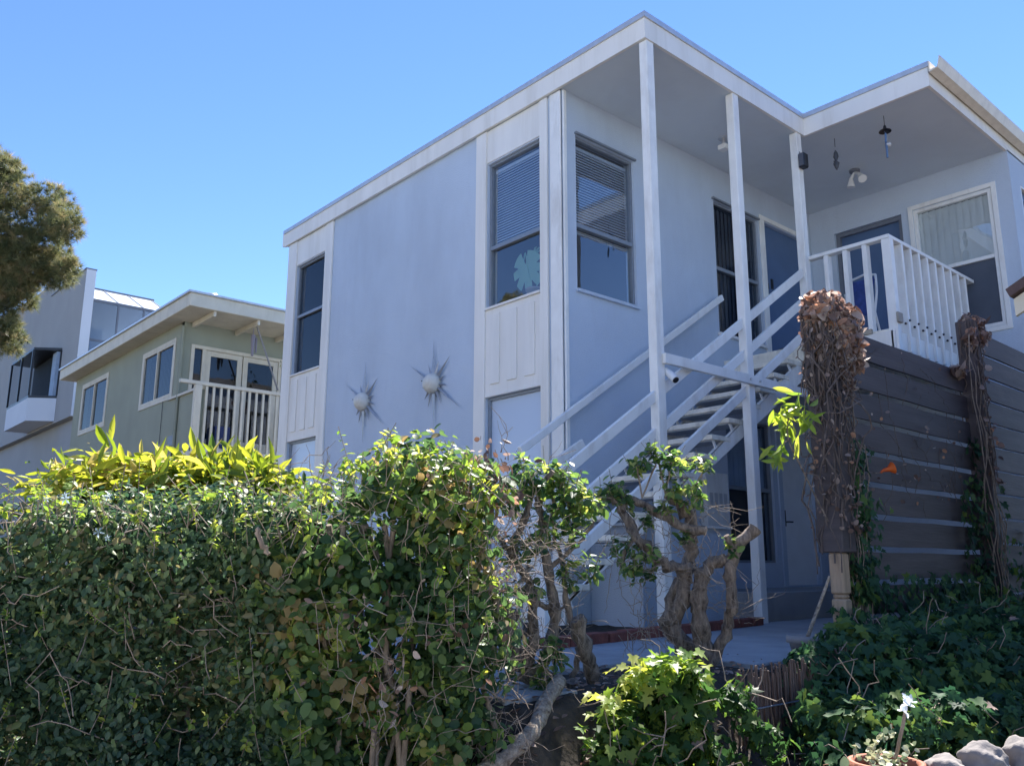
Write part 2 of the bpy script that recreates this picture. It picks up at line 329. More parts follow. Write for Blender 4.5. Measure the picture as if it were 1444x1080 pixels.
def leaves(name, kind, pos, nor, dr, size, tint, mat, parent=None, curl=0.):
    """one mesh of many leaves; every leaf a small folded blade"""
    T, F = tpl(kind); pos = np.asarray(pos, float); n = len(pos); nor = np.asarray(nor, float); dr = np.asarray(dr, float)
    nor = nor/np.linalg.norm(nor, axis=1, keepdims=True); dr = dr-nor*(dr*nor).sum(1, keepdims=True); dr = dr/(np.linalg.norm(dr, axis=1, keepdims=True)+1e-9); sd_ = np.cross(dr, nor)
    size = np.broadcast_to(np.asarray(size, float), (n,))
    asp = rng.uniform(.8, 1.15, n)
    zz = T[:, 2][None, :]-curl*(T[:, 1][None, :]**2)*rng.uniform(.3, 1.6, n)[:, None]
    V = pos[:, None, :]+size[:, None, None]*(sd_[:, None, :]*(T[None, :, 0]*asp[:, None])[..., None]+dr[:, None, :]*T[None, :, 1, None]+nor[:, None, :]*zz[..., None])
    V = V.reshape(-1, 3); F = np.array(F); k = len(T)
    Fa = (F[None]+(np.arange(n)*k)[:, None, None]).reshape(-1)
    me = bpy.data.meshes.new(name); nf = n*len(F)
    me.vertices.add(len(V)); me.vertices.foreach_set('co', V.reshape(-1).astype(np.float32))
    me.loops.add(nf*3); me.loops.foreach_set('vertex_index', Fa.astype(np.int32))
    me.polygons.add(nf); me.polygons.foreach_set('loop_start', np.arange(0, nf*3, 3, dtype=np.int32))
    me.update(calc_edges=True)
    at = me.attributes.new('tint', 'FLOAT', 'FACE'); at.data.foreach_set('value', np.repeat(np.asarray(tint, float), len(F)).astype(np.float32))
    return link(name, me, mat, parent)
def rnd(n): v = rng.normal(size=(n, 3)); return v/np.linalg.norm(v, axis=1, keepdims=True)
def blobs(C, R, n, inner=.35, keep=.72, only_front=None):
    """points in the outer shell of a union of ellipsoids + outward normals"""
    C = np.asarray(C, float); R = np.asarray(R, float)
    if R.ndim == 1: R = np.repeat(R[:, None], 3, 1)
    area = (R[:, 0]*R[:, 2]); area = area/area.sum(); P = []; N = []
    got = 0
    while got < n:
        k = n*3; i = rng.choice(len(C), k, p=area); d = rnd(k)
        ph = np.sin(d@np.array([5., 2, 3])+i*1.7)*np.sin(d@np.array([-3., 6, 4])+i*.6)
        r = 1+.10*ph-inner*rng.random(k)**1.8
        p = C[i]+d*R[i]*r[:, None]
        q = (p[:, None, :]-C[None])/R[None]; dist = np.linalg.norm(q, axis=2); dist[np.arange(k), i] = 9
        ok = dist.min(1) > keep
        if only_front is not None: ok &= ((p-CAM)@only_front*0 == 0)
        p = p[ok]; nn = (d/R[i])[ok]; nn /= np.linalg.norm(nn, axis=1, keepdims=True)
        P.append(p); N.append(nn); got += len(p)
    return np.concatenate(P)[:n], np.concatenate(N)[:n]
def foliage(name, kind, P, N, size, mat, parent, up=.5, rand=.6, droop=.3, sizevar=.3, tintbias=0., tintpow=1., curl=.15, pits=0.):
    if pits:
        f_ = np.sin(13*P[:, 0]+4*P[:, 2])+np.sin(15*P[:, 1]+5*P[:, 0]+1)+np.sin(14*P[:, 2]-6*P[:, 1])+.7*np.sin(31*P[:, 0]-27*P[:, 2]); P = P-N*(.045*f_*pits)[:, None]; kp = (f_ < 1.35) | (rng.random(len(P)) < .22); P = P[kp]; N = N[kp]
    n = len(P); X = P*1.0; q_ = (np.sin(9*X[:, 0]+2*X[:, 2])+np.sin(11*X[:, 1]+3*X[:, 0]+1)+np.sin(10*X[:, 2]-4*X[:, 1])+np.sin(23*X[:, 0]+17*X[:, 2]+2)*.8)/3.8; size = size*(1+.28*q_)
    tintbias = tintbias+.22*np.sin(6*X[:, 0]+7*X[:, 2]+np.sin(5*X[:, 1]))+.10*q_; nor = N+np.array([0, 0, up])+rand*rng.normal(size=(n, 3)); dr = rng.normal(size=(n, 3))+N*.3+np.array([0, 0, -droop])
    t = np.clip(rng.random(n)**tintpow+tintbias, 0, 1)
    return leaves(name, kind, P, nor, dr, size*(1+sizevar*rng.uniform(-1, 1, n)), t, mat, parent, curl)
def wig(a, b, n, amp, sag=0.):
    a = np.array(a, float); b = np.array(b, float); L_ = np.linalg.norm(b-a); pts = []; o = np.zeros(3)
    for i in range(n+1):
        t = i/n; o = o*.6+rng.normal(size=3)*amp*L_; e = math.sin(math.pi*t)
        pts.append(a+(b-a)*t+o*e+np.array([0, 0, -sag*L_*e]))
    return pts
def smooth_path(pts, k=4, jit=0.):
    P = [np.array(p, float) for p in pts]; out = []
    for i in range(len(P)-1):
        p0, p1, p2, p3 = P[max(i-1, 0)], P[i], P[i+1], P[min(i+2, len(P)-1)]
        for j in range(k):
            t = j/k; q = .5*((2*p1)+(-p0+p2)*t+(2*p0-5*p1+4*p2-p3)*t*t+(-p0+3*p1-3*p2+p3)*t**3)
            out.append(q+rng.normal(size=3)*jit)
    out.append(P[-1]); return out
def limb(m, pp, r0, r1, jit=.004, wob=.16, n=9, k=5):
    """gnarled tapered limb through (px, py, depth) points"""
    pts = smooth_path([D(*p) for p in pp], k, jit); N = len(pts)
    rs = [.86*(r0+(r1-r0)*i/(N-1))*(1+.10*math.sin(i*1.3+r0*400)+.05*math.sin(i*2.9+r0*900)+rng.uniform(-.06, .06)) for i in range(N)]
    m.tube(pts, rs, n, wob)
def twigs(m, c, rr, n, length, r=.0018, dirs=None):
    for _ in range(n):
        a = np.array(c)+rng.normal(size=3)*np.array(rr); d = rnd(1)[0]
        if dirs is not None: d = d*.7+np.array(dirs); d /= np.linalg.norm(d)
        L_ = length*rng.uniform(.4, 1.2); p = wig(a, a+d*L_, 5, .06, .05); m.tube(p, [r*(1.2-.16*i) for i in range(6)], 4)
        if rng.random() < .6:
            q = p[3]; m.tube(wig(q, q+(d+rnd(1)[0]*.9)*L_*.4, 3, .06), [r*.7]*4, 4)
#@@SETTING
# ------------------------------------------------------------------ the setting
def hgt(x, y):
    u = x+y
    base = -1.1
    t = min(1, max(0, (u+9.3)/1.9)); t = t*t*(3-2*t); h = -1.1+t*.75           # bank rising from the street
    s = min(1, max(0, (min(x+3.62, y+3.3))/.3)); s = s*s*(3-2*s); h = h+(0-.012-h)*s if s > 0 else h
    if u < -9.3: h = base
    return h
xs = sorted(set([-400, -150, -60, -30, -18]+[round(-12+.3*i, 3) for i in range(12)]+[round(-8.4+.09*i, 3) for i in range(125)]+[3, 4, 6, 9, 14, 22, 40, 80, 160, 400]))
g = MB(); n = len(xs)
vs = [(x, y, hgt(x, y)+(random.uniform(-.012, .012) if -5.2 < x < 3 and -5.2 < y < 3 else 0)) for x in xs for y in xs]
g.add(vs, [(i*n+j, (i+1)*n+j, (i+1)*n+j+1, i*n+j+1) for i in range(n-1) for j in range(n-1)], True)
tag(g.build('ground', soil), kind='structure')
g = MB()
g.add([(-5.3, -9.5, -1.085), (-9.5, -5.3, -1.085), (-9.5, -9.5, -1.085)], [(0, 1, 2)])
g.add([(-5.35, -60, -1.08), (-5.35, -5.2, -1.08), (-9.6, -5.2, -1.08), (-9.6, -60, -1.08)], [(3, 2, 1, 0)]); g.add([(-5.7, -5.19, -1.08), (-5.7, 60, -1.08), (-9.6, 60, -1.08), (-9.6, -5.19, -1.08)], [(3, 2, 1, 0)])
tag(g.build('pavement', surf('pale_concrete', (.50, .48, .45), .9, .1, 3, stain=(.35, .33, .3), stain_amt=.5, bump=.3)), kind='structure')  # unseen street surface, made pale to bounce sunlight onto walls and soffit
m = MB(); m.box(-16.5, -9.75, -80, 80, -1.2, -1.075); tag(m.build('road', surf('worn_road', (.24, .24, .24), .9, .15, 12, bump=.5)), kind='structure')
m = MB(); m.box(-9.74, -9.61, -80, 80, -1.2, -1.05); m.box(-20, -16.51, -80, 80, -1.2, -1.03); tag(m.build('kerb', MATS['pale_concrete']), kind='structure')
m = MB()
for x0, x1, y0 in ((-3.3, -2.9, -2.42), (-2.89, -1.55, -2.42), (-1.54, .0, -2.9), (.01, 1.55, -2.5), (1.56, 3.1, -2.5), (3.11, 5.6, -2.5)): m.box(x0, x1, y0, -1.02, -.06, .012)
m.box(-3.30, -2.9, -2.95, -2.43, -.06, .006)
m.box(-3.3, -1.6, -1.01, .8, -.06, .010)
tag(m.build('walkway', conc, None, .006), kind='structure')
#@@HOUSE
# ------------------------------------------------------------------ apartment house
S, FT, F2 = 5.25, 5.47, 2.816
XP2, XP3, XC, YC, YA, PY = 1.384, 2.597, 4.769, -2.509, 5.82, -1.075
H = empty('apartment_house', (0, 0, 0), 'pale blue two storey stucco apartment house with flat cream edged roof', 'house')
WA, WB, WC, WD = Wall('x', 0.), Wall('y', 0.), Wall('x', XC), Wall('y', YC)
wa_h = [(4.71, 5.55, 3.165, 4.83), (.315, 1.16, 3.165, 4.83), (4.71, 5.55, .6, 2.21), (.315, 1.16, .6, 2.21)]
WA.slab('wall', stucco, H, .006, YA, -.9, S, wa_h)
wb_h = [(.185, 1.083, 3.158, 4.80), (2.535, 3.475, 3.15, 4.79), (3.615, 4.51, F2+.02, 4.81), (2.56, 3.47, .55, 2.17), (3.65, 4.40, .29, 2.30)]
WB.slab('wall', stucco, H, 0, XC, -.9, S, wb_h)
wc_h = [(-1.24, -.345, F2+.02, 4.85), (-2.29, -1.386, 3.19, 4.845)]
WC.slab('wall', stucco, H, YC+.002, -.001, -.9, S, wc_h)
WD.slab('wall', stucco, H, XC+.002, 9.5, -.9, S, [(5.08, 6.2, 3.2, 4.9)])
m = MB(); m.box(9.36, 9.5, YC, YA, -.9, S); m.box(0, 9.5, YA-.14, YA-.002, -.9, S-.002); m.build('wall', stucco, H)
m = MB(); m.box(1.3, 9.3, .25, YA-.2, 2.5, 2.7); m.build('floor_slab', dark, H)
# roof: flat slab in an L, fascia boards, metal edge
EX, EY, FX, GY = -.055, -1.132, 2.70, -2.509
def Lpoly(e): return [(EX-e, YA+.12+e), (EX-e, EY-e), (FX-e, EY-e), (FX-e, GY-e), (9.9, GY-e), (9.9, YA+.12+e)]
m = MB(); m.prism(Lpoly(-.03), 'z', S, FT-.012); rf = m.build('roof', roofm, H)
m = MB(); m.prism(Lpoly(-.035), 'z', S-.012, S-.002); m.build('soffit', soffitm, rf)
def edge_ring(m, e0, e1, z0, z1, skip=()):
    P0, P1 = Lpoly(e0), Lpoly(e1)
    for i in range(4):
        a, b = P0[i], P0[i+1]; c, d = P1[i+1], P1[i]
        m.add([(*a, z0), (*b, z0), (*c, z0), (*d, z0), (*a, z1), (*b, z1), (*c, z1), (*d, z1)], [(0, 1, 2, 3), (4, 5, 6, 7), (0, 1, 5, 4), (2, 3, 7, 6), (1, 2, 6, 5), (3, 0, 4, 7)])
m = MB(); edge_ring(m, -.032, .0, S-.02, FT-.035); m.build('fascia', trim, rf)
m = MB(); edge_ring(m, -.04, .014, FT-.034, FT+.022); m.build('roof_edge', galv, rf)
m = MB(); m.box(EX, EX+.04, YA+.12, YA+.16, S, FT); m.build('fascia_end', trim, rf)
m = MB(); gy = GY-.015
m.prism([(gy-.09, 5.375), (gy-.015, 5.36), (gy-.002, 5.36), (gy-.002, 5.48), (gy-.012, 5.48), (gy-.012, 5.38), (gy-.085, 5.385), (gy-.108, 5.47), (gy-.108, 5.49), (gy-.122, 5.49), (gy-.122, 5.465)], 'x', FX-.03, 9.9)
m.build('gutter', gutterm, rf)
# cream boards on the street wall
for y0, y1 in ((5.555, 5.815), (4.505, 4.70), (1.165, 1.34), (.2, .31)):
    box('trim_board', trim, H, -.028, .0, y0, y1, -.3, S-.025, .004)
box('corner_board', railp, H, -.02, .0, .012, .165, -.3, S-.025, .004)
box('corner_board', railp, H, .0, .045, -.02, .0, -.3, S-.025, .004)
for y0, y1 in ((4.70, 5.555), (.31, 1.165)):
    box('header_panel', trim, H, -.012, .0, y0+.002, y1-.002, 4.845, S-.025)
    q = box('spandrel_panel', trim, H, -.012, .0, y0+.002, y1-.002, 2.235, 3.15)
    k = 3; L_ = y1-y0
    for i in range(k):
        c = y0+L_*(.19+.31*i); box('raised_board', trim, q, -.026, -.012, c-.075, c+.075, 2.34, 3.085, .003)
    box('sill', trim, H, -.035, .0, y0+.002, y1-.002, 3.152, 3.178, .003); box('sill', trim, H, -.02, .0, y0+.002, y1-.002, 2.212, 2.233, .003)
    box('base_panel', trim, H, -.012, .0, y0+.002, y1-.002, -.3, .58)
window(WA, H, .315, 1.16, 3.165, 4.83, roomd=0, mid=3.85, blind=('h', 3.87, 4.74, blindm))
window(WA, H, 4.71, 5.55, 3.165, 4.83, mid=4.05, gm=glassd)
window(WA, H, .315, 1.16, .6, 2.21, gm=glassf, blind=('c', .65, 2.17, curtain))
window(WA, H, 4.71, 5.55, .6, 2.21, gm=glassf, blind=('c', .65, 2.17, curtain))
window(WB, H, .185, 1.083, 3.158, 4.80, roomd=0, mid=3.84, blind=('h', 3.80, 4.70, blindm))
window(WB, H, 2.535, 3.475, 3.15, 4.79, mid=3.955, fm=alu, gm=glassd, blind=('v', 3.2, 4.75, screenm))
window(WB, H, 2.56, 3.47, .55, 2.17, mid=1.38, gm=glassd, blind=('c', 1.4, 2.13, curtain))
window(WC, H, -2.29, -1.386, 3.19, 4.845, mid=4.02, fm=railp, gm=glass, fw=.04, deep=-.03, blind=('v', 3.24, 4.8, vblind))
window(WD, H, 5.08, 6.2, 3.2, 4.9, mid=4.02, fm=railp, gm=glassd, deep=-.03)
m = MB(); WC.box(m, -2.25, -1.43, 3.235, 3.995, -.025, -.018); m.build('insect_screen', screenm, H)
m = MB(); x0, x1, y0, y1, z0, z1 = .145, 1.9, .145, 1.75, 2.85, 5.1
m.add([(x0, y0, z0), (x1, y0, z0), (x1, y1, z0), (x0, y1, z0), (x0, y0, z1), (x1, y0, z1), (x1, y1, z1), (x0, y1, z1)], [(0, 1, 2, 3), (4, 5, 6, 7), (1, 2, 6, 5), (2, 3, 7, 6)])
m.build('corner_room', surf('room_dim', (.10, .11, .13), .8, .1, 2, bump=0), H)
# small trims round openings
m = MB(); frame(WC, m, -2.35, -1.33, 3.13, 4.905, .055, 0.001, .018); m.build('window_casing', railp, H, .003)
m = MB(); WB.box(m, 3.5, 3.60, F2, 4.82, .001, .02); WB.box(m, 4.525, 4.60, F2, 4.82, .001, .02); WB.box(m, 3.5, 4.60, 4.821, 4.88, .001, .02); m.build('door_casing', railp, H, .003)
m = MB(); WB.box(m, 2.50, 3.49, 4.792, 4.815, .001, .03); m.build('drip_cap', alu, H)
m = MB(); WB.box(m, .17, 1.10, 4.802, 4.822, .001, .03); m.build('drip_cap', alu, H)
m = MB(); WB.box(m, .165, 1.10, 3.125, 3.155, .001, .035); m.build('sill', stucco, H)
m = MB(); WB.box(m, 2.50, 3.50, 3.115, 3.147, .001, .035); m.build('sill', railp, H)
d = MB(); WB.box(d, 3.617, 4.508, F2+.022, 4.808, -.10, -.055); dr_ = d.build('front_door', doorblue, H, .003)
m = MB(); m.lathe((3.70, .03, 3.85), [(.004, -.03), (.028, -.02), (.03, 0), (.02, .02), (.003, .028)], 12); WB.box(m, 3.668, 3.715, 3.95, 4.02, -.056, -.04); m.build('handle', blackp, dr_)
m = MB(); m.box(3.66, 3.70, -.035, -.02, 3.92, 4.05); m.build('doorbell', blackp, H)
d = MB(); WC.box(d, -1.238, -.347, F2+.022, 4.848, -.13, -.09); dr_ = d.build('front_door', doorblue, H, .003)
m = MB(); frame(WC, m, -1.236, -.349, F2+.025, 4.846, .05, -.088, -.04); m.build('screen_frame', alud, dr_)
m = MB(); WC.box(m, -1.2, -1.15, 3.8, 3.9, -.05, .0); m.build('handle', blackp, dr_)
d = MB(); WB.box(d, 3.652, 4.398, .292, 2.298, -.09, -.045); dr_ = d.build('lower_door', doorpale, H, .003)
m = MB(); WB.box(m, 3.685, 3.735, .98, 1.17, -.046, -.02); m.tube([(3.71, .03, 1.03), (3.71, -.03, 1.03), (3.79, -.035, 1.03)], .010, 8); m.build('handle', blackp, dr_)
m = MB(); WB.box(m, 3.56, 3.648, .285, 2.36, .001, .02); WB.box(m, 4.402, 4.49, .285, 2.36, .001, .02); m.build('door_casing', stucco, H, .003)
# porch, closet under the stair, meter panel
m = MB(); m.box(1.62, 4.76, -.93, -.002, -.25, .272); m.build('porch_slab', conc, H, .008)
m = MB(); m.box(.30, 1.60, -.62, -.002, -.25, .86); m.build('under_stair_closet', stucco, H, .004)
m = MB(); m.box(.27, 1.62, -.66, -.03, .862, .885); m.build('closet_ledge', railp, H)
mp = MB(); WB.box(mp, 2.02, 2.42, .93, 1.5, .0, .09); mbx = mp.build('meter_panel', railp, H, .004)
m = MB()
for i in range(4): WB.box(m, 2.07+.085*i, 2.12+.085*i, 1.12, 1.28, .0905, .097)
m.build('mail_slot', galv, mbx)
# upper landing and balcony
m = MB(); m.box(2.585, XC-.002, -1.0, -.002, F2-.17, F2); m.build('landing_floor', treadm, H, .004)
m = MB(); m.box(2.62, XC-.002, -1.93, -1.004, F2-.17, F2-.003); m.build('balcony_floor', treadm, H, .004)
m = MB(); m.box(2.60, 2.64, -1.96, -1.13, F2-.30, F2-.03); m.box(2.60, XC-.002, -1.975, -1.935, F2-.34, F2-.03); m.build('rim_joist', trim, H, .004)
m = MB(); m.box(2.585, 2.66, -1.75, -1.13, F2-.028, F2+.02); m.build('edge_curb', surf('worn_tan', (.38, .33, .26), .8, .15, 12), H)
# posts
def post(x, y, z0, z1, s=.092, sy=None):
    return box('roof_post', railp, H, x-s/2, x+s/2, y-(sy or s)/2, y+(sy or s)/2, z0, z1, .006)
post(.028, PY, -.02, S-.02, .105, .09); post(XP2, PY, .0, S-.02, .10, .09); post(XP3, PY, 2.12, S-.02, .10, .09)
post(4.6, -1.9, .0, F2-.35, .09)
b = MB(); b.box(.04, 2.60, PY-.085, PY-.047, 2.185, 2.275); bb = b.build('cross_brace', railp, H, .004)
m = MB()
for x in (1.30, 1.46, 1.95):
    m.tube([(x, PY-.086, 2.23), (x, PY-.097, 2.23)], .013, 6)
m.build('bolt', galv, bb)
# balcony railing
RZ = 3.785; ry = -1.953
r = MB(); r.box(2.615, XC-.002, ry-.045, ry+.045, RZ-.04, RZ); r.box(2.615, 2.705, ry+.046, PY-.03, RZ-.04, RZ); rail = r.build('balcony_railing', railp, H, .004)
for i in range(9):
    x = 2.90+.2*i
    box('baluster', railp, rail, x-.019, x+.019, ry-.047, ry+.045, 2.60, RZ-.042, .003)
    if i < 9:
        m = MB(); m.tube([(x, ry-.048, 2.93), (x, ry-.062, 2.93)], .013, 6); m.tube([(x-.02, ry-.02, 2.90), (x-.032, ry-.02, 2.90)], .012, 6); m.build('bolt', blackp, rail)
for y in (-1.31, -1.52, -1.73):
    box('baluster', railp, rail, 2.622, 2.702, y-.025, y+.025, 2.60, RZ-.042, .003)
box('corner_post', railp, rail, 2.618, 2.700, ry-.049, ry+.041, 2.50, RZ-.042, .004)
box('bracket', surf('worn_tan_block', (.34, .31, .27), .8, .15, 12), rail, 2.60, 2.70, ry-.075, ry-.05, 2.86, 2.96, .003)
# ------------------------------------------------------------------ outside staircase
ST = empty('outside_staircase', (-.2, -.55, 0), 'open riser outside stair with pale concrete treads and white painted rails rising to the balcony', 'staircase')
NR = 15; rise = F2/NR; run = .277
for k in range(0, NR):
    xk = 2.575-run*k; z = F2-rise*k
    if k == 0: x1 = xk+.01; continue
    m = MB(); x1 = xk+.29
    ye, yw = -.975, -.075
    m.box(xk, x1, ye, yw, z-.048, z); t = m.build('tread', treadm, ST, .005)
    s = MB(); s.box(xk+.03, x1-.005, ye+.04, yw-.02, z-.058, z-.0485); s.build('steel_pan', treadd, t)
    b = MB()
    for yy in (-.945, -.105): b.beam((xk+.05, yy, z-.05), (xk+.125, yy, z-.175), .03, .012, (0, 1, 0))
    b.build('bracket', railp, t)
sl = rise/run
def line(z0, x): return z0+sl*(x-2.52)
for yy in (-.945, -.115):
    m = MB(); xa, xb = -1.42, 2.60; za, zb = line(2.50, xa), line(2.50, xb); h = .115
    m.prism([(xa-.0, max(za-h, -.05)), (xb, zb-h), (xb, zb+h*.9), (xa, za+h*.9)], 'y', yy-.025, yy+.025); m.build('stringer', railp, ST, .004)
m = MB(); m.box(-1.34, -1.29, PY-.04, PY+.04, .0, 1.06); m.build('newel_post', railp, ST, .004)
for zt in (3.60, 3.285, 2.935):
    m = MB(); xa = -1.32; sr = .660; z = lambda x: zt+sr*(x-2.555)
    m.beam((xa, PY+.005, z(xa)), (2.545, PY+.005, z(2.545)), .038, .085); m.build('handrail', railp, ST, .004)
m = MB(); z = lambda x: 3.53+.655*(x-2.466); m.beam((-.66, -.10, z(-.66)), (2.466, -.10, z(2.466)), .045, .07); hr = m.build('wall_handrail', railp, ST, .006)
m = MB()
for x in (.2, 1.1, 2.0): m.beam((x, 0, z(x)-.07), (x, -.10, z(x)-.03), .03, .02)
m.build('bracket', railp, hr)
m = MB(); z = lambda x: 1.60+.60*(x-.04); m.beam((-.75, -.16, z(-.75)), (.06, -.16, z(.06)), .04, .075); m.beam((-.72, -.16, 0), (-.72, -.16, z(-.72)), .05, .05, (1, 0, 0)); m.build('lower_handrail', railp, ST, .004)
#@@FIXTURES
# ------------------------------------------------------------------ fixtures and ornaments
def sunburst(y, z, rot, label):
    t = empty('sunburst_ornament', (-.01, y, z), label, 'wall ornament', 'sunburst ornaments on the blue street wall')
    m = MB(); prof = [(.118*math.sin(a), .118*math.cos(a)) for a in [i*math.pi/2/9 for i in range(10)]]
    n = 28; vs = []
    for r, h in prof:
        for k in range(n): q = 2*math.pi*k/n; vs.append((-.05-h*.95, y+r*math.cos(q), z+r*math.sin(q)))
    vs += [(-.01, y+.10*math.cos(2*math.pi*k/n), z+.10*math.sin(2*math.pi*k/n)) for k in range(n)]
    m.add(vs, [(i*n+k, i*n+(k+1) % n, (i+1)*n+(k+1) % n, (i+1)*n+k) for i in range(10) for k in range(n)], True)
    m.build('dome', surf('ornament_cream', (.62, .62, .58), .5, .06, 14, stain=(.4, .33, .28), stain_amt=.6, bump=.2), t)
    b = MB(); b.tube([(-.165, y+.045, z+.02), (-.168, y+.045, z+.02)], .008, 8); b.build('screw_head', blackp, t)
    om = MATS.get('ornament_ray') or surf('ornament_ray', (.38, .40, .44), .35, .1, 14, bump=.1, metal=.3)
    for ang, L_ in ((0, .52), (20, .27), (48, .40), (75, .23), (103, .25), (127, .58), (152, .30), (180, .52), (204, .28), (230, .24), (268, .24), (303, .55), (336, .27)):
        a = rad(ang+rot); d = Vector((0, -math.sin(a), math.cos(a))); s = Vector((0, -d.z, d.y)); base = Vector((-.03, y, z))+d*.06; tip = Vector((-.03, y, z))+d*L_; o = Vector((-1, 0, 0))
        m = MB(); vs = [base+s*.022, base+o*.036, base-s*.022, base-o*.02, tip]; m.add(vs, [(0, 1, 4), (1, 2, 4), (2, 3, 4), (3, 0, 4), (0, 3, 2, 1)]); m.build('ray', om, t)
sunburst(3.50, 2.50, 0, 'cream sunburst ornament with spiky rays, lower and farther of the two on the blue wall')
sunburst(2.04, 2.50, -2, 'cream sunburst ornament with spiky rays, higher in view and nearer the tall plant window')
# security camera under the brace
t = empty('security_camera', (.12, PY-.02, 2.10), 'small white bullet security camera on the corner post below the cross brace', 'camera')
m = MB(); m.tube([(.115, PY-.02, 2.14), (.11, PY-.08, 2.09), (.105, PY-.13, 2.04)], [.030, .034, .034], 14); m.build('housing', whitep, t)
m = MB(); m.tube([(.105, PY-.129, 2.041), (.104, PY-.137, 2.033)], .027, 14); m.build('lens', blackp, t)
m = MB(); m.tube([(.082, PY-.0, 2.15), (.12, PY-.02, 2.13)], .012, 8); m.box(.081, .09, PY-.03, PY+.02, 1.55, 2.13); m.build('mount', railp, t)
# black box on the third post
t = empty('outdoor_speaker', (2.597, PY-.09, 4.80), 'small black speaker box strapped high on the post at the inner roof corner', 'speaker')
m = MB(); m.box(2.535, 2.63, PY-.125, PY-.047, 4.79, 4.96); m.build('cabinet', blackp, t, .012)
m = MB(); m.box(2.528, 2.534, PY-.115, PY-.06, 4.805, 4.945); m.build('grille', surf('grille_grey', (.09, .1, .13), .6), t)
m = MB(); m.box(2.58, 2.60, PY-.05, PY-.044, 4.95, 5.0); m.build('bracket', alud, t)
# ceiling light over the stair
t = empty('ceiling_light', (2.08, -.49, S-.16), 'small box shaped porch light on the soffit above the stair', 'light')
m = MB(); m.box(2.03, 2.13, -.54, -.44, S-.16, S-.10); m.build('shade', whitep, t, .006)
m = MB(); m.tube([(2.08, -.49, S-.10), (2.08, -.49, S-.012)], .018, 10); m.lathe((2.08, -.49, S-.02), [(.06, 0), (.06, .007)], 16); m.build('stem', galv, t)
# twin flood light
t = empty('flood_light', (3.95, -1.08, S-.14), 'twin bulb flood light on the balcony ceiling', 'light')
m = MB(); m.lathe((3.95, -1.08, S-.04), [(.001, 0), (.06, 0), (.065, .027), (.001, .028)], 18); m.build('base', alud, t)
for sx in (-.07, .07):
    m = MB(); a = Vector((3.95, -1.08, S-.04)); b = a+Vector((sx*.4, sx*.9, -.05)); c = b+Vector((sx*.5-.03, sx*.6-.03, -.11)); m.tube([a, b, b+(c-b)*.3, c], [.012, .022, .03, .052], 12); bl = m.build('bulb', whitep, t)
# wind chimes
def chime(x, y, z0, kind, label):
    t = empty('wind_chime', (x, y, z0-.5), label, 'wind chime', 'wind chimes hanging over the balcony')
    m = MB(); m.tube([(x, y, S-.013), (x, y, z0-.1)], .003, 4); m.build('cord', blackp, t)
    if kind == 0:
        m = MB(); m.lathe((x, y, z0-.17), [(.065, 0), (.06, .012), (.02, .03), (.012, .07)], 14); m.build('bell', blackp, t)
        m = MB()
        for dx, dz, l in ((.03, .24, .09), (-.05, .22, .1), (.045, .3, .08), (-.02, .36, .12)):
            m.tube([(x+dx, y+dx*.5, z0-dz), (x+dx*1.1, y+dx*.4, z0-dz-l)], .011, 7); m.tube([(x+dx*.4, y, z0-.17), (x+dx, y+dx*.5, z0-dz)], .002, 3)
        m.build('tube', surf('chime_blue', (.10, .17, .30), .4), t)
        m = MB(); m.lathe((x+.05, y, z0-.33), [(.002, 0), (.03, .02), (.03, .04), (.002, .06)], 10); m.build('clapper', galv, t)
    else:
        m = MB(); m.lathe((x, y, z0-.27), [(.004, .13), (.02, .1), (.03, .05), (.012, 0), (.035, -.03), (.02, -.08), (.004, -.11)], 10); m.beam((x-.05, y, z0-.30), (x+.06, y+.02, z0-.26), .012, .03); m.build('ornament', surf('chime_dark', (.06, .065, .08), .5), t)
chime(2.95, -1.92, S-.03, 0, 'dark bell wind chime with blue pieces near the outer balcony roof edge')
chime(3.02, -1.32, S-.02, 1, 'dark wind ornament on a cord between the post and the bell chime')
# bag on landing
m = MB(); m.lathe((3.42, -.33, F2+.002), [(.001, 0), (.15, .0), (.19, .07), (.17, .16), (.10, .22), (.001, .24)], 20)
tag(m.build('cushion', surf('black_cloth', (.03, .04, .07), .9, .3, 12, bump=.6, bscale=30)), 'dark round cushion lying on the landing by the blue door', 'cushion')
# folding chair on the balcony
t = empty('folding_chair', (3.25, -1.35, F2), 'folded garden chair with white tube frame and blue cloth behind the balcony bars', 'chair')
m = MB()
for dy in (-.17, .17):
    m.tube(smooth_path([(3.05, -1.38+dy, F2), (3.12, -1.38+dy, F2+.3), (3.22, -1.38+dy, F2+.6), (3.30, -1.38+dy*.8, F2+.82)], 4), .013, 8)
    m.tube(smooth_path([(3.35, -1.38+dy*.8, F2), (3.22, -1.38+dy*.8, F2+.35), (3.12, -1.38+dy*.8, F2+.62)], 4), .013, 8)
m.tube([(3.30, -1.38-.136, F2+.82), (3.31, -1.38, F2+.85), (3.30, -1.38+.136, F2+.82)], .013, 8); m.build('tube_frame', whitep, t)
m = MB(); n = 8
vs = [(3.12+.17*i/n+.03*math.sin(i*.8), -1.38+s*.145, F2+.33+.46*i/n) for i in range(n+1) for s in (-1, 1)]
m.add(vs, [(2*i, 2*i+1, 2*i+3, 2*i+2) for i in range(n)], True); m.build('seat_cloth', surf('blue_cloth', (.04, .07, .24), .8, .25, 14, bump=.4), t)
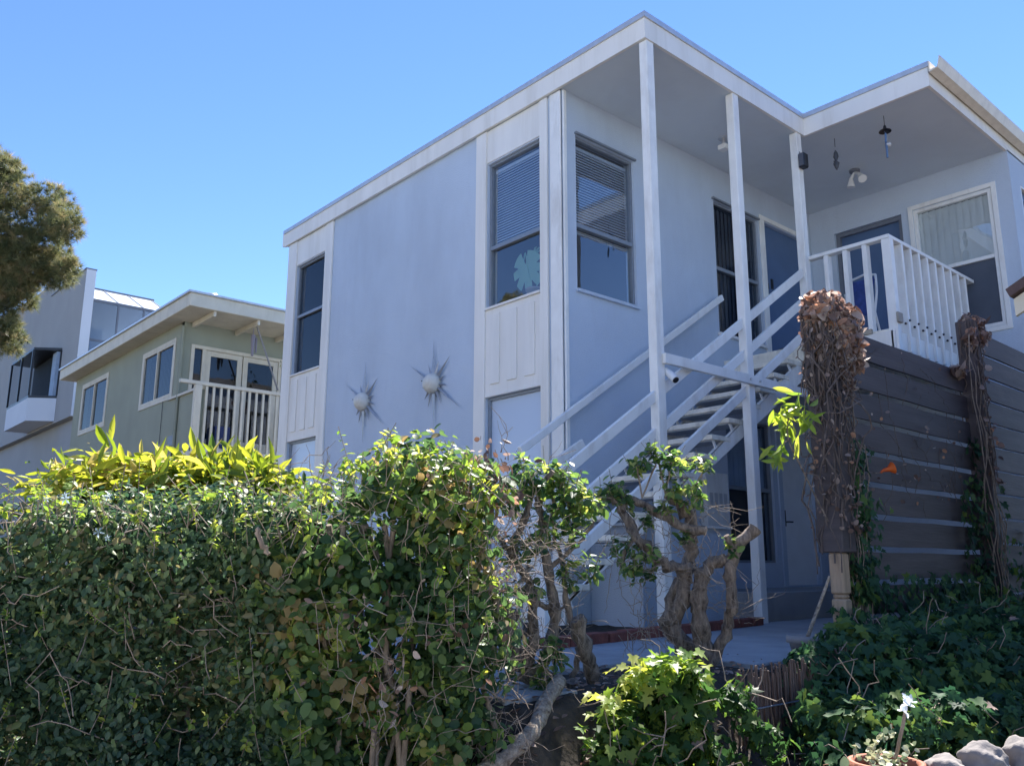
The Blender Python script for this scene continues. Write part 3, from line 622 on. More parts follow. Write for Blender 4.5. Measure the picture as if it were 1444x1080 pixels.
# monstera behind the tall window
t = empty('monstera_plant', (.20, .75, 3.18), 'potted split leaf plant standing inside the tall upstairs window', 'houseplant')
def monstera(m, c, L_, tilt, ax):
    o = []
    for i in range(41):
        a = -math.pi*.92+2*math.pi*.92*i/40; r = 1-.18*abs(math.sin(a*.5)); x = .62*math.sin(a)*r; y = .45-.52*math.cos(a)*(-1)*r
        o.append((x, .42+.56*math.cos(a)*r))
    vs = [(0, .3)]; fs = []
    for i in range(len(o)):
        x, y = o[i]
        if i % 5 == 3 and 3 < i < 38: x, y = x*.62, .35+(y-.35)*.62
        vs.append((x, y))
    R_ = Matrix.Rotation(tilt, 3, 'X')
    P = [Vector((c[0]+.05*abs(x)+.06*y, c[1]+(R_@Vector((0, -x, y))).y*L_, c[2]+(R_@Vector((0, -x, y))).z*L_)) for x, y in vs]
    m.add(P, [(0, i, i+1) for i in range(1, len(P)-1)], True)
m = MB(); monstera(m, (.17, .76, 3.74), .43, rad(176), 0); monstera(m, (.20, .66, 3.66), .15, rad(-12), 0); monstera(m, (.24, .50, 3.58), .26, rad(196), 0)
P0 = [Vector((0, 0, .36))]
m2 = m.build('leaf', L_mon, t)
m = MB(); m.tube(smooth_path([(.25, .70, 3.30), (.2, .72, 3.5), (.18, .75, 3.74), (.165, .76, 3.62)], 4), .006, 6); m.tube(smooth_path([(.25, .68, 3.30), (.26, .6, 3.5), (.24, .52, 3.66)], 4), .006, 6); m.build('stem', L_mon, t)
m = MB(); m.lathe((.26, .69, 3.20), [(.001, 0), (.07, 0), (.09, .12), (.1, .12), (.1, .14), (.001, .13)], 18); m.build('pot', claygrey, t)
# brick edging beneath the stair
m = MB(); a = Vector((1.15, -1.2, 0)); b = Vector((-1.9, -1.62, 0)); d = (b-a).normalized(); n_ = int((b-a).length/.215)
for i in range(n_):
    p = a+d*(.215*i+.1); q = d*.1; m.beam((p-q)+Vector((0, random.uniform(-.008, .008), .035)), (p+q)+Vector((0, random.uniform(-.008, .008), .035)), .10, .085+random.uniform(-.008, .008))
tag(m.build('brick_edging', brickm, None, .006), 'row of dull red bricks edging the bed beneath the outside stair', 'edging')
#@@FENCE
# ------------------------------------------------------------------ brown board fence
FE = empty('board_fence', (1.2, -2.63, 0), 'tall dark brown fence of wide horizontal boards with thin gaps, overgrown posts', 'fence')
def boards(x0, x1, ztop, n, h, gap, y=-2.6):
    for i in range(n):
        z1 = ztop-i*(h+gap); dz = random.uniform(-.004, .004)
        m = MB(); k = 8; y0 = y+random.uniform(-.004, .004)
        xx = [x0+(x1-x0)*j/k for j in range(k+1)]; vs = []
        for j, x in enumerate(xx):
            e = .003*math.sin(j*1.7+i); vs += [(x, y0, z1-h+e), (x, y0, z1+e), (x, y0+.022, z1+e), (x, y0+.022, z1-h+e)]
        fs = [(4*j+a_, 4*j+(a_+1) % 4, 4*j+4+(a_+1) % 4, 4*j+4+a_) for j in range(k) for a_ in range(4)]+[(0, 1, 2, 3), (4*k+3, 4*k+2, 4*k+1, 4*k)]
        m.add(vs, fs); m.build('board', fencem, FE)
boards(.02, 2.52, 2.235, 10, .190, .042)
boards(2.64, 7.5, 2.665, 12, .196, .022, -2.64)
box('fence_post', fencem, FE, -.13, .06, -2.70, -2.52, .60, 2.33, .008)
box('fence_post', fencem, FE, 2.53, 2.635, -2.72, -2.56, -.05, 2.72, .008)
box('fence_post', fencem, FE, 5.0, 5.1, -2.617, -2.52, -.05, 2.70, .008)
q = MB(); q.box(-.12, -.02, -2.68, -2.58, .33, .598); q.box(-.112, -.028, -2.672, -2.588, .30, .33); q.box(-.12, -.02, -2.68, -2.58, -.1, .30); q.build('bare_post', tanwood, FE, .012)
# neighbour's garage whose eave corner enters at the right edge
GA = empty('neighbour_garage', (2.6, -5.6, 0), 'brown roofed outbuilding with cream eave at the right edge beyond the ivy', 'outbuilding')
E0 = D(1417, 404, 5.6)
gx, gyy, gz = float(E0[0]), float(E0[1]), float(E0[2])
m = MB(); m.prism([(gyy, gz-.02), (gyy-1.9, gz+.95), (gyy-3.8, gz-.02), (gyy-3.8, gz-.07), (gyy-1.9, gz+.88), (gyy-.02, gz-.075)], 'x', gx, gx+3.5); m.build('roof', surf('brown_roof', (.10, .065, .06), .8, .2, 12, bump=.5), GA)
m = MB(); m.prism([(gyy-.03, gz-.085), (gyy-1.9, gz+.87), (gyy-3.77, gz-.085), (gyy-3.77, gz-.2), (gyy-1.9, gz+.74), (gyy-.03, gz-.2)], 'x', gx+.04, gx+.07); m.build('bargeboard', ghrail, GA)
m = MB(); m.prism([(gyy-.4, -.3), (gyy-.4, gz-.01), (gyy-1.9, gz+.72), (gyy-3.4, gz-.01), (gyy-3.4, -.3)], 'x', gx+.5, gx+3.3); m.build('wall', ghwall, GA)
#@@NEIGHBOURS
# ------------------------------------------------------------------ green house
G = empty('green_house', (2.4, 14.5, -.1), 'sage green two storey house with cream flat roof edge and railed balcony', 'house')
WG, WGf, WGp = Wall('x', .45), Wall('y', 11.2), Wall('x', .45)
WG.slab('wall', ghwall, G, 11.202, 18.7, -.1, 5.35, [(11.62, 13.42, 3.84, 4.96), (15.95, 17.95, 3.80, 4.98)])
WGf.slab('wall', ghwall, G, .45, 5.0, -.1, 5.35, [(.62, 2.75, 2.80, 4.86)])
m = MB(); m.box(4.86, 5.0, 11.35, 18.7, -.1, 5.35); m.box(.6, 4.85, 18.56, 18.7, -.1, 5.35); m.build('wall', ghwall, G)
m = MB(); m.box(.10, 5.3, 10.05, 19.0, 5.30, 5.56); rg = m.build('roof', ghtrim, G, .01)
m = MB(); m.box(.06, 5.34, 10.01, 19.04, 5.561, 5.60); m.build('roof_edge', galv, rg)

for x in np.arange(.6, 5, .9): box('rafter', ghtrim, rg, x, x+.05, 10.12, 11.19, 5.2, 5.298)
m = MB(); m.lathe((2.0, 14, 5.6), [(.13, 0), (.13, 1.15), (.001, 1.16)], 16); ch = m.build('chimney', galv, rg)
m = MB(); m.lathe((2.0, 14, 6.74), [(.001, 0), (.2, .0), (.22, .06), (.2, .12), (.001, .16)], 16); m.build('chimney_cap', galv, ch)
window(WG, G, 11.62, 13.42, 3.84, 4.96, vmid=12.55, fm=ghtrim, gm=glassd, fw=.05, deep=-.01, blind=('v', 3.9, 4.9, screenm))
window(WG, G, 15.95, 17.95, 3.80, 4.98, vmid=16.95, fm=ghtrim, gm=glassd, fw=.05, deep=-.01, blind=('v', 3.86, 4.9, screenm))
for q in ((11.55, 13.49, 3.77, 5.03), (15.88, 18.02, 3.73, 5.05)):
    m = MB(); frame(WG, m, *q, .07, .001, .02); m.build('window_casing', ghtrim, G)
# balcony block with parapet
m = MB(); m.box(.452, 5.0, 10.06, 11.198, 2.47, 2.66); m.build('balcony_floor', ghrail, G, .01)
m = MB(); m.box(.45, .55, 10.08, 11.198, 2.662, 3.74); m.build('parapet', ghwall, G)
m = MB(); m.box(.40, .58, 10.05, 11.7, 3.742, 3.79); m.build('parapet_cap', ghtrim, G)
m = MB(); m.box(.02, 5.0, 9.97, 10.05, 3.80, 3.87); m.box(.3, 5.0, 9.98, 10.05, 2.55, 2.62); rl = m.build('balcony_railing', ghrail, G, .006)
box('newel', ghrail, rl, .30, .43, 9.96, 10.058, 2.50, 3.797, .006)
for i in range(28):
    x = .53+.142*i; box('baluster', ghrail, rl, x-.02, x+.02, 9.99, 10.035, 2.622, 3.798)
m = MB(); frame(WGf, m, .62, 2.75, 2.80, 4.86, .07, -.06, .02); WGf.box(m, .86, .93, 2.87, 4.79, -.05, .01); WGf.box(m, 2.52, 2.59, 2.87, 4.79, -.05, .01); dfr = m.build('french_door', ghrail, G, .004)
for a0, a1 in ((.935, 1.715), (1.735, 2.515)):
    m = MB(); frame(WGf, m, a0, a1, 2.875, 4.785, .105, -.055, -.012); lf = m.build('door_leaf', ghrail, G, .004)
    m = MB(); WGf.box(m, a0+.10, a1-.10, 2.98, 4.69, -.04, -.034); m.build('glass_pane', glassd, lf)
for a0, a1 in ((.69, .86), (2.59, 2.68)):
    m = MB(); WGf.box(m, a0, a1, 2.87, 4.79, -.04, -.034); m.build('glass_pane', glassd, dfr)
m = MB(); WGf.box(m, .5, 2.85, 2.7, 5.0, -1.2, -1.15); m.build('room_lining', dark, G)
m = MB(); WG.box(m, 11.1+.15, 11.1+.45, 2.80, 3.0, .001, .02); vn = m.build('wall_vent', alud, G)
m = MB(); m.tube([(.42, 11.16, 5.2), (.42, 11.16, 2.7)], .03, 8); m.build('downpipe', ghwall, G)
m = MB(); m.tube([(.43, 12.0, 3.77), (.43, 12.0, 2.9)], .006, 5); m.build('cable', blackp, G)
# hanging chime on the green house, bowl of plant on rail, potted things on balcony
t = empty('hanging_ornament', (1.55, 10.5, 4.6), 'dangling ornament hanging from the green house eave above its balcony', 'wind chime')
m = MB(); m.tube([(1.55, 10.4, 5.3), (1.55, 10.4, 5.05)], .008, 5); m.tube([(1.55, 10.4, 5.05), (1.55, 10.4, 4.62)], [.05, .025], 8); m.tube([(1.62, 10.4, 5.0), (1.62, 10.4, 4.7)], .02, 6); m.build('ornament', surf('ornament_grey', (.25, .22, .24), .6), t)
m = MB(); m.tube([(1.60, 10.4, 5.28), (2.15, 10.4, 4.0)], .018, 6); m.build('pole', claygrey, t)
t = empty('rail_pot', (2.28, 10.0, 3.87), 'terracotta bowl with bare stems on the green house balcony rail', 'pot')
m = MB(); m.lathe((2.28, 10.01, 3.875), [(.001, 0), (.12, 0), (.19, .13), (.2, .13), (.2, .17), (.18, .17), (.001, .14)], 18); m.build('bowl', terra, t)
m = MB(); twigs(m, (2.28, 10.01, 4.05), (.06, .06, .02), 26, .5, .006, (0, 0, 1.1)); m.build('stems', twigm, t)
P, N = blobs([(2.3, 10.05, 4.6)], [.28], 40); foliage('leaves', 'oval', P, N, .08, L_hib, t)
m = MB(); m.box(.95, 1.25, 10.5, 10.9, 2.662, 3.15); m.build('cabinet_seat', surf('blue_vinyl', (.03, .05, .16), .5), G)
# ------------------------------------------------------------------ grey and white modern house
Wt = empty('modern_house', (3, 26, -.1), 'tall grey and white modern house with corner bay window and glass sunroom', 'house')
def prism_y(name, mat, poly, x0, x1, parent=Wt): m = MB(); m.prism(poly, 'x', x0, x1); return m.build(name, mat, parent)
prism_y('wall', whw, [(22.0, 4.86), (22.0, 9.47), (26.1, 9.56), (26.1, 10.0), (36, 10.7), (36, 4.86)], 1.2, 1.48)
prism_y('wall_end', whwl, [(21.985, 4.86), (21.985, 9.47), (21.999, 9.47), (21.999, 4.86)], 1.2, 1.48)
prism_y('coping', alud, [(21.98, 9.472), (26.1, 9.562), (26.1, 9.60), (21.98, 9.51)], 1.17, 1.5)
prism_y('parapet', whwl, [(26.09, 9.6), (26.09, 10.0), (36, 10.7), (36, 9.6)], 1.49, 1.8)
m = MB(); m.box(1.49, 6, 22.32, 36, -.1, 6.95); m.box(1.49, 6, 24.2, 36, 6.95, 9.4); m.build('wall', whwl, Wt)
m = MB(); m.box(1.42, 1.485, 22.3, 36, -.1, 4.86); m.build('wall', whw, Wt)
# sunroom
sy = 22.25; m = MB()
for x in (1.5, 2.28, 3.06, 3.84): m.box(x, x+.05, sy-.03, sy+.03, 6.95, 8.6); m.beam((x+.025, sy, 8.62), (x+.025, 24.1, 9.50), .05, .05)
m.box(1.5, 3.9, sy-.035, sy+.035, 7.30, 7.36); m.box(1.5, 3.9, sy-.035, sy+.035, 8.56, 8.64); m.box(1.45, 3.95, 24.05, 24.15, 9.47, 9.55); sr_ = m.build('sunroom_frame', alud, Wt)
m = MB(); m.box(1.52, 3.88, sy, sy+.01, 6.95, 8.56); m.build('glass_pane', glassd, sr_)
m = MB(); m.add([(1.5, sy, 8.63), (3.9, sy, 8.63), (3.9, 24.1, 9.51), (1.5, 24.1, 9.51)], [(0, 1, 2, 3)]); m.add([(1.5, sy, 8.62), (3.9, sy, 8.62), (3.9, 24.1, 9.50), (1.5, 24.1, 9.50)], [(0, 1, 2, 3)]); m.build('glass_roof', frost_roof, sr_)
m = MB(); m.box(1.7, 2.1, 23.0, 23.4, 7.0, 7.9); m.build('room_partition', whwl, Wt)
# bay
P_ = [(1.195, 23.85), (.5, 24.35), (.5, 27.3), (1.195, 27.3)]
m = MB(); m.prism(P_, 'z', 4.93, 5.66); m.build('bay_base', whwl, Wt)
m = MB(); m.prism(P_, 'z', 7.22, 7.30); m.prism(P_, 'z', 5.662, 5.74)
for (x, y) in P_[:3]: m.box(x-.03, x+.03, y-.03, y+.03, 5.74, 7.22)
m.box(.47, .53, 25.8, 25.86, 5.74, 7.22); bf = m.build('bay_window', blackp, Wt)
m = MB()
for (a, b) in ((0, 1), (1, 2)): m.add([(*P_[a], 5.74), (*P_[b], 5.74), (*P_[b], 7.22), (*P_[a], 7.22)], [(0, 1, 2, 3)])
m.build('glass_pane', glassd, bf)
m = MB(); m.box(1.10, 1.19, 24.0, 24.5, 5.75, 7.2); m.build('curtain', curtain, bf)
m = MB(); m.box(1.175, 1.193, 24.51, 27.25, 5.75, 7.2); m.build('room_lining', dark, bf)
#@@PLANTS
# ------------------------------------------------------------------ across the street (unseen houses, added for window reflections and bounce light)
def facing_house(x, y0, y1, h, wallm, label):
    t = empty('facing_house', (x, (y0+y1)/2, -1.05), label, 'house', None); Wf = Wall('x', x)
    m = MB(); m.box(x-9, x, y0, y1, -1.05, h); m.build('wall', wallm, t)
    m = MB(); ym = (y0+y1)/2; m.prism([(y0-.5, h+.003), (y1+.5, h+.003), (ym, h+2.1)], 'x', x-9.4, x+.5); m.build('roof', roofm, t)
    for k in range(4):
        a = y0+1.2+k*(y1-y0-2.6)/3.2
        for b in ((1.0, 2.3), (3.9, 5.2)):
            if b[1] < h: 
                m = MB(); m.box(x+.002, x+.05, a, a+1.3, b[0], b[1]); m.build('window', alud, t)
facing_house(-22, -6, 5, 5.6, surf('white_wall_far', (.70, .68, .63), .8), 'white two storey gabled house across the street, seen only in window reflections')
facing_house(-22, 9, 22, 5.0, surf('sand_wall_far', (.60, .52, .40), .8), 'sand coloured gabled house across the street, seen only in window reflections')
facing_house(-23, -20, -9, 5.0, surf('grey_wall_far', (.55, .55, .55), .8), 'pale grey gabled house across the street, seen only in window reflections')
# ------------------------------------------------------------------ pine at the left edge
T = empty('pine_tree', D(-330, 1000, 10.), 'pine tree with dense tufted olive needles reaching in at the left edge', 'tree')
pc = [(5, 262, 42), (-30, 300, 55), (66, 298, 42), (88, 318, 30), (52, 358, 44), (15, 345, 40), (78, 378, 32), (95, 382, 20), (-10, 390, 50), (22, 415, 34), (-20, 450, 40), (8, 478, 30), (-5, 235, 30), (30, 395, 30), (-60, 370, 70), (-90, 280, 80), (-70, 470, 60)]
m = MB(); tk = smooth_path([D(-330, 1000, 10), D(-310, 700, 10), D(-250, 500, 10.1), D(-170, 380, 10.1), D(-90, 300, 10.1)], 5, .02); m.tube(tk, [.2-.006*i for i in range(len(tk))], 12, .08); tr_ = m.build('trunk', pinebark, T)
m = MB()
for a, b, r0, r1 in (((-190, 470, 10.1), (40, 388, 9.9), .09, .05), ((-120, 380, 10.1), (60, 330, 9.9), .06, .03), ((-190, 470, 10.1), (10, 470, 9.8), .06, .03), ((-40, 440, 9.9), (45, 375, 9.8), .07, .05), ((-100, 300, 10.1), (10, 260, 9.9), .05, .03), ((30, 395, 9.9), (85, 380, 9.9), .035, .02)):
    p = smooth_path([D(*a), (D(*a)+D(*b))/2+np.array([0, 0, -.06]), D(*b)], 4, .012); m.tube(p, [r0+(r1-r0)*i/(len(p)-1) for i in range(len(p))], 8, .1)
m.build('branch', pinebark, tr_)
PP = []; NN = []
for (px, py, r) in pc:
    dd = 9.9+rng.uniform(-.25, .25); c = D(px, py, dd); R_ = r*dd/FPX*1.0; k = int(230*(R_/.3)**2)
    d_ = rnd(k); cc = c+d_*R_*(rng.random((k, 1))**.45)*.95
    for q, dq in zip(cc, d_):
        j = 46; nd_ = rnd(j)*.75+dq*.55+np.array([0, 0, .25]); PP.append(np.repeat(q[None], j, 0)); NN.append(nd_)
PP = np.concatenate(PP); NN = np.concatenate(NN); tb = np.repeat(rng.random(len(PP)//46), 46)
leaves('crown', 'needle', PP, rnd(len(PP)), NN, rng.uniform(.06, .11, len(PP)), np.clip(tb*.8+rng.random(len(PP))*.25, 0, 1), L_pine, T)
# ------------------------------------------------------------------ hedges
def hedge_from(name, label, cat, circles, base):
    return empty(name, base, label, cat)
HD = 3.2
def rowblobs(cols, bottom, step, r, d0, jit=.1):
    C = []; R = []
    for px, top in cols:
        y = top+r
        while y < bottom:
            dd = d0+rng.uniform(-jit, jit); C.append(D(px+rng.uniform(-14, 14)*(1.2 if px > 640 else 1), y, dd)); rr = r*dd/FPX; R.append((rr, rr, rr)); y += step
    return C, R
JH = empty('jasmine_hedge', D(200, 1180, HD), 'dense dark green small leaved hedge with a few white star flowers at lower left', 'hedge')
cols = [(-90, 728), (-30, 726), (30, 722), (90, 708), (150, 696), (210, 690), (270, 688), (330, 688), (385, 696)]
C, R = rowblobs(cols, 1230, 70, 62, HD)
P, N = blobs(C, R, 46000, .5, .6)
foliage('leaves', 'oval', P, N, .029, L_jas, JH, up=.35, rand=.55, pits=.8, tintpow=1.5, sizevar=.35)
C2 = [c+_fw*.32 for c in C]; P, N = blobs(C2, R, 9000, .3, .5); foliage('inner_leaves', 'oval', P, N, .038, L_jas, JH, up=.3)
m = MB()
for i in range(220):
    a = D(rng.uniform(-60, 430), rng.uniform(700, 1090), HD-.05+rng.uniform(-.15, .25)); d_ = rnd(1)[0]; p = wig(a, a+d_*rng.uniform(.1, .3), 4, .08); m.tube(p, .0022, 4)
for i in range(12):
    a = D(-60+42*i, 1200, HD+.1); p = wig(a, D(-60+42*i+rng.uniform(-30, 30), 800, HD+.15), 6, .04); m.tube(p, .012, 6)
m.build('stems', twigm, JH)
def star(m, c, r, facing):
    f = Vector(facing).normalized(); a = f.cross(Vector((0, 0, 1))).normalized(); b = f.cross(a); rot = random.uniform(0, 1.2)
    for k in range(5):
        t = rot+2*math.pi*k/5; d_ = a*math.cos(t)+b*math.sin(t); s_ = a*-math.sin(t)+b*math.cos(t); c_ = Vector(c)
        m.add([c_, c_+d_*r*.55+s_*r*.16+f*.004, c_+d_*r-f*.004, c_+d_*r*.55-s_*r*.16+f*.004], [(0, 1, 2, 3)])
petalj = leafmat('petal_jasmine', [(0, (.30, .36, .42)), (1, (.42, .48, .54))], .3, .6, .1)
for px, py, r in ((60, 697, .019), (66, 703, .015), (93, 703, .023), (92, 698, .015), (153, 700, .017), (139, 750, .022), (152, 758, .014)):
    m = MB(); star(m, D(px, py, HD-.27), r, -_fw+np.array([0, 0, .3])); m.build('flower', petalj, JH)
# broad leaved shrub forming the right end of the hedge
BH = empty('broadleaf_shrub', D(560, 1180, 3.05), 'rounder leaved green shrub with bare twigs between the dark hedge and the pruned trunks', 'shrub')
cols = [(430, 700), (440, 700), (485, 668), (525, 652), (565, 642), (605, 652), (640, 650), (648, 684)]
C, R = rowblobs(cols, 1230, 62, 42, 3.05, .08)
P, N = blobs(C, R, 17000, .7, .52); foliage('leaves', 'round', P, N, .035, L_hib, BH, up=.4, rand=.65, pits=1., tintpow=1.1, sizevar=.35, curl=.25)
C2 = [c+_fw*.3 for c in C]; P, N = blobs(C2, R, 5000, .3, .5); foliage('inner_leaves', 'round', P, N, .038, L_hib, BH, up=.3, tintpow=2)
m = MB()
twig_spots = [(695, 690, 3.05, .07, 40), (705, 770, 3.05, .08, 55), (712, 830, 3.05, .07, 45), (705, 1000, 2.95, .08, 45), (715, 900, 3.05, .06, 25), (640, 860, 2.9, .1, 24), (540, 900, 2.85, .12, 26), (430, 700, 2.95, .08, 26), (470, 720, 2.95, .06, 20), (600, 720, 2.9, .08, 16), (690, 920, 3.0, .06, 20), (560, 1000, 2.85, .1, 20)]
for px, py, dd, s_, n_ in twig_spots: twigs(m, D(px, py, dd), (s_, s_, s_*.8), n_, .17, .0015)
for i in range(14):
    a = D(450+18*i, 1200, 3.1); p = wig(a, D(450+18*i+rng.uniform(-40, 40), 740, 3.1), 7, .04); m.tube(p, .011, 6)
limb(m, [(378, 782, 2.9), (368, 765, 2.88), (362, 745, 2.88)], .009, .010)
m.build('twigs', twigm, BH)
Pd = np.concatenate([D(px, py, dd)+rng.normal(size=(k, 3))*s_ for px, py, dd, s_, k in ((665, 670, 3.0, .05, 90), (700, 690, 3.0, .05, 50), (700, 800, 3.0, .05, 30), (560, 980, 2.8, .07, 30), (640, 900, 2.85, .08, 36), (500, 860, 2.8, .1, 30), (745, 640, 3.1, .02, 4), (690, 640, 3.0, .03, 14))])
foliage('dry_leaves', 'oval', Pd, rnd(len(Pd)), .027, L_dry, BH, up=.2, rand=.8, sizevar=.5)
L_new_sunlit = leafmat('leaf_new_and_sunlit', [(0, (.09, .17, .04)), (.5, (.19, .28, .06)), (1, (.36, .38, .09))], .45, .45, .3)  # colour of new growth, also used to paint backlight on the ivy
def shoots(name, spots, parent, size, d0):
    P = []; N = []; Dr = []; mm = MB()
    for px, py in spots:
        b_ = D(px, py, d0+rng.uniform(-.1, .1)); ax = np.array([0, 0, 1.])+rng.normal(size=3)*.45-_fw*.25; L_ = rng.uniform(.03, .085); e_ = b_+ax*L_; mm.tube([b_-ax*.05, b_, e_], .0014, 4)
        for j in range(rng.integers(5, 9)):
            t_ = j/8; q = b_+(e_-b_)*t_; r_ = rnd(1)[0]; P.append(q); Dr.append(r_*.9+ax*.5); N.append(ax+rnd(1)[0]*.5)
    P = np.array(P); tag(leaves(name, 'oval', P, np.array(N), np.array(Dr), size*rng.uniform(.6, 1.2, len(P)), rng.random(len(P)), L_new_sunlit, parent, .2), kind='stuff'); tag(mm.build('shoot_stems', twigm, parent), kind='stuff')
sp_ = [(px+rng.uniform(-12, 12), py+rng.uniform(-14, 22)) for px, py in ((440, 698), (462, 680), (485, 664), (505, 660), (525, 650), (548, 644), (565, 640), (590, 648), (608, 654), (628, 652), (650, 648), (668, 664), (690, 690)) for _ in range(4)]
sp_ += [(rng.uniform(420, 700), rng.uniform(660, 1070)) for _ in range(70)]
shoots('new_shoots', sp_, BH, .030, 2.86)
sp_ = [(rng.uniform(0, 420), rng.uniform(694, 735)) for _ in range(60)]+[(rng.uniform(250, 430), rng.uniform(690, 780)) for _ in range(30)]+[(rng.uniform(0, 430), rng.uniform(760, 1070)) for _ in range(40)]
shoots('new_shoots', sp_, JH, .026, 2.97)
# yellow-green broad leaved plants on top of the hedge
yl_names = ['leftmost, low and drooping', 'drooping towards the left', 'low with arching leaves', 'tall pointed tuft left of centre', 'spreading bright yellow', 'short bright clump at the middle', 'under the wall vent', 'greener, below the balcony post', 'upright tuft below the balcony rail', 'tallest upright fan below the balcony rail', 'rightmost, leaning towards the blue house']
for i, (px, hgt_, up_, gr) in enumerate(((92, 30, .25, .0), (125, 38, .4, .15), (155, 44, .5, .25), (178, 56, .8, .15), (205, 46, .5, .2), (232, 42, .5, .15), (258, 44, .6, .1), (290, 46, .8, -.1), (318, 54, .9, -.15), (345, 52, .8, -.05), (374, 44, .6, -.1))):
    base = D(px, 688-(8 if px > 120 else 0), 3.85+rng.uniform(-.1, .1)); L_ = hgt_*3.9/FPX*.86
    t = empty('yellow_leaf_plant', base-np.array([0, 0, .35]), 'yellow green long leaved plant above the hedge, '+yl_names[i], 'plant', 'yellow leaved plants behind the hedge')
    m = MB(); k = 3
    for j in range(k): m.tube(wig(base-np.array([0, 0, .35]), base+rng.normal(size=3)*.03+np.array([0, 0, .02]), 4, .03), .006, 6)
    m.build('stem', L_yel, t)
    n_ = 150; pos = base+rng.normal(size=(n_, 3))*np.array([.085, .085, .05]); ph = rng.uniform(0, 2*math.pi, n_)
    dr_ = np.stack([np.cos(ph), np.sin(ph), np.clip(up_+rng.uniform(-.7, .7, n_), -.4, 1.1)], 1)
    if px < 170: dr_[:, :2] += -_rt[:2]*.5
    nor = np.cross(dr_, rnd(n_))+np.array([0, 0, .6])
    leaves('leaves', 'lance', pos, nor, dr_, L_*rng.uniform(.45, 1.05, n_), np.clip(rng.random(n_)+gr, 0, 1), L_yel, t, .45)
# ------------------------------------------------------------------ pruned shrubs
A_ = empty('pruned_shrub', D(800, 1010, 3.7), 'hard pruned shrub with thick crooked trunks and one pale leaning branch beside the hedge', 'shrub')
m = MB()
limb(m, [(815, 1030, 3.75), (790, 985, 3.72), (760, 955, 3.7), (728, 925, 3.7), (706, 880, 3.7), (692, 830, 3.72)], .060, .050, .006, .2, 12)
limb(m, [(728, 925, 3.7), (715, 900, 3.65), (722, 860, 3.66)], .05, .04)
limb(m, [(742, 938, 3.68), (752, 900, 3.62), (750, 850, 3.6), (742, 815, 3.6), (722, 782, 3.62), (702, 755, 3.64)], .032, .014)
limb(m, [(755, 950, 3.7), (778, 905, 3.72), (782, 860, 3.74), (772, 800, 3.75), (764, 735, 3.76), (758, 700, 3.76)], .034, .020)
limb(m, [(838, 990, 3.9), (834, 950, 3.85), (826, 915, 3.8), (812, 872, 3.78)], .034, .042)
limb(m, [(812, 900, 3.8), (800, 850, 3.8), (795, 800, 3.8), (782, 760, 3.8), (778, 690, 3.78)], .020, .008)
limb(m, [(782, 860, 3.75), (762, 850, 3.7), (752, 830, 3.68)], .018, .012)
limb(m, [(772, 800, 3.75), (800, 782, 3.75), (822, 760, 3.76), (838, 735, 3.78)], .014, .006)
limb(m, [(722, 782, 3.62), (738, 735, 3.62), (752, 695, 3.62), (780, 664, 3.62)], .020, .013)
limb(m, [(800, 985, 3.8), (805, 960, 3.8), (818, 920, 3.82)], .022, .014)
limb(m, [(840, 1060, 3.7), (825, 1000, 3.75), (808, 960, 3.75)], .05, .03)
ta = m.build('trunk', barkb, A_)
m = MB(); limb(m, [(640, 1110, 2.9), (700, 1076, 3.0), (742, 1040, 3.1), (768, 995, 3.3), (788, 960, 3.5)], .036, .034, .003, .08, 12)
m.build('pale_branch', barkp, A_)
m = MB()
for px, py, dd, s_, n_ in ((720, 830, 3.5, .09, 90), (750, 770, 3.5, .10, 70), (700, 760, 3.5, .08, 60), (730, 890, 3.5, .08, 30), (700, 1040, 3.1, .1, 40), (800, 880, 3.7, .06, 25), (770, 1000, 3.4, .08, 20)): twigs(m, D(px, py, dd), (s_, s_, s_), int(n_*.7), .2, .0014)
m.build('twigs', twigm, A_)
def clusters(name, spots, size, mat, parent, kind='oval', up=.5):
    P = []; N = []; Dr = []; mm = MB()
    for px, py, dd, r, k in spots:
        c = D(px, py, dd); R_ = r*dd/FPX*1.05
        for _ in range(max(2, int(k/3.2))):
            b_ = c+rnd(1)[0]*R_*rng.random()**.4; ax = (b_-c)/R_*.7+np.array([0, 0, .9])+rng.normal(size=3)*.35; L_ = rng.uniform(.02, .07); e_ = b_+ax*L_; mm.tube([c+(b_-c)*.35, b_, e_], .0015, 4)
            for j in range(rng.integers(4, 9)):
                t_ = j/8; P.append(b_+(e_-b_)*t_); Dr.append(rnd(1)[0]+ax*.6); N.append(ax+rnd(1)[0]*.7)
    P = np.array(P); n_ = len(P); t_ = np.clip(rng.random(n_)**.9+.12*np.sin(P[:, 0]*19+P[:, 2]*23), 0, 1)
    tag(mm.build('shoot_stems', twigm, parent), kind='stuff')
    return leaves(name, kind, P, np.array(N), np.array(Dr), size*rng.uniform(.55, 1.35, n_), t_, mat, parent, .2)
L_pr = leafmat('leaf_pruned', [(0, (.035, .08, .035)), (.45, (.08, .15, .05)), (.8, (.20, .29, .08)), (1, (.36, .38, .12))], .42, .42, .4)
clusters('leaves', [(790, 705, 3.7, 34, 110), (815, 712, 3.72, 26, 60), (805, 745, 3.72, 26, 60), (775, 675, 3.7, 18, 40), (740, 672, 3.6, 26, 70), (725, 700, 3.6, 26, 60), (760, 760, 3.68, 24, 50), (840, 715, 3.76, 12, 22), (815, 812, 3.74, 18, 34), (830, 803, 3.74, 12, 18), (780, 930, 3.6, 20, 60), (770, 965, 3.55, 14, 30), (745, 840, 3.6, 16, 26), (765, 1065, 3.3, 12, 12), (715, 1060, 3.1, 10, 10), (735, 780, 3.62, 22, 40), (755, 1030, 3.6, 12, 16)], .040, L_pr, A_)
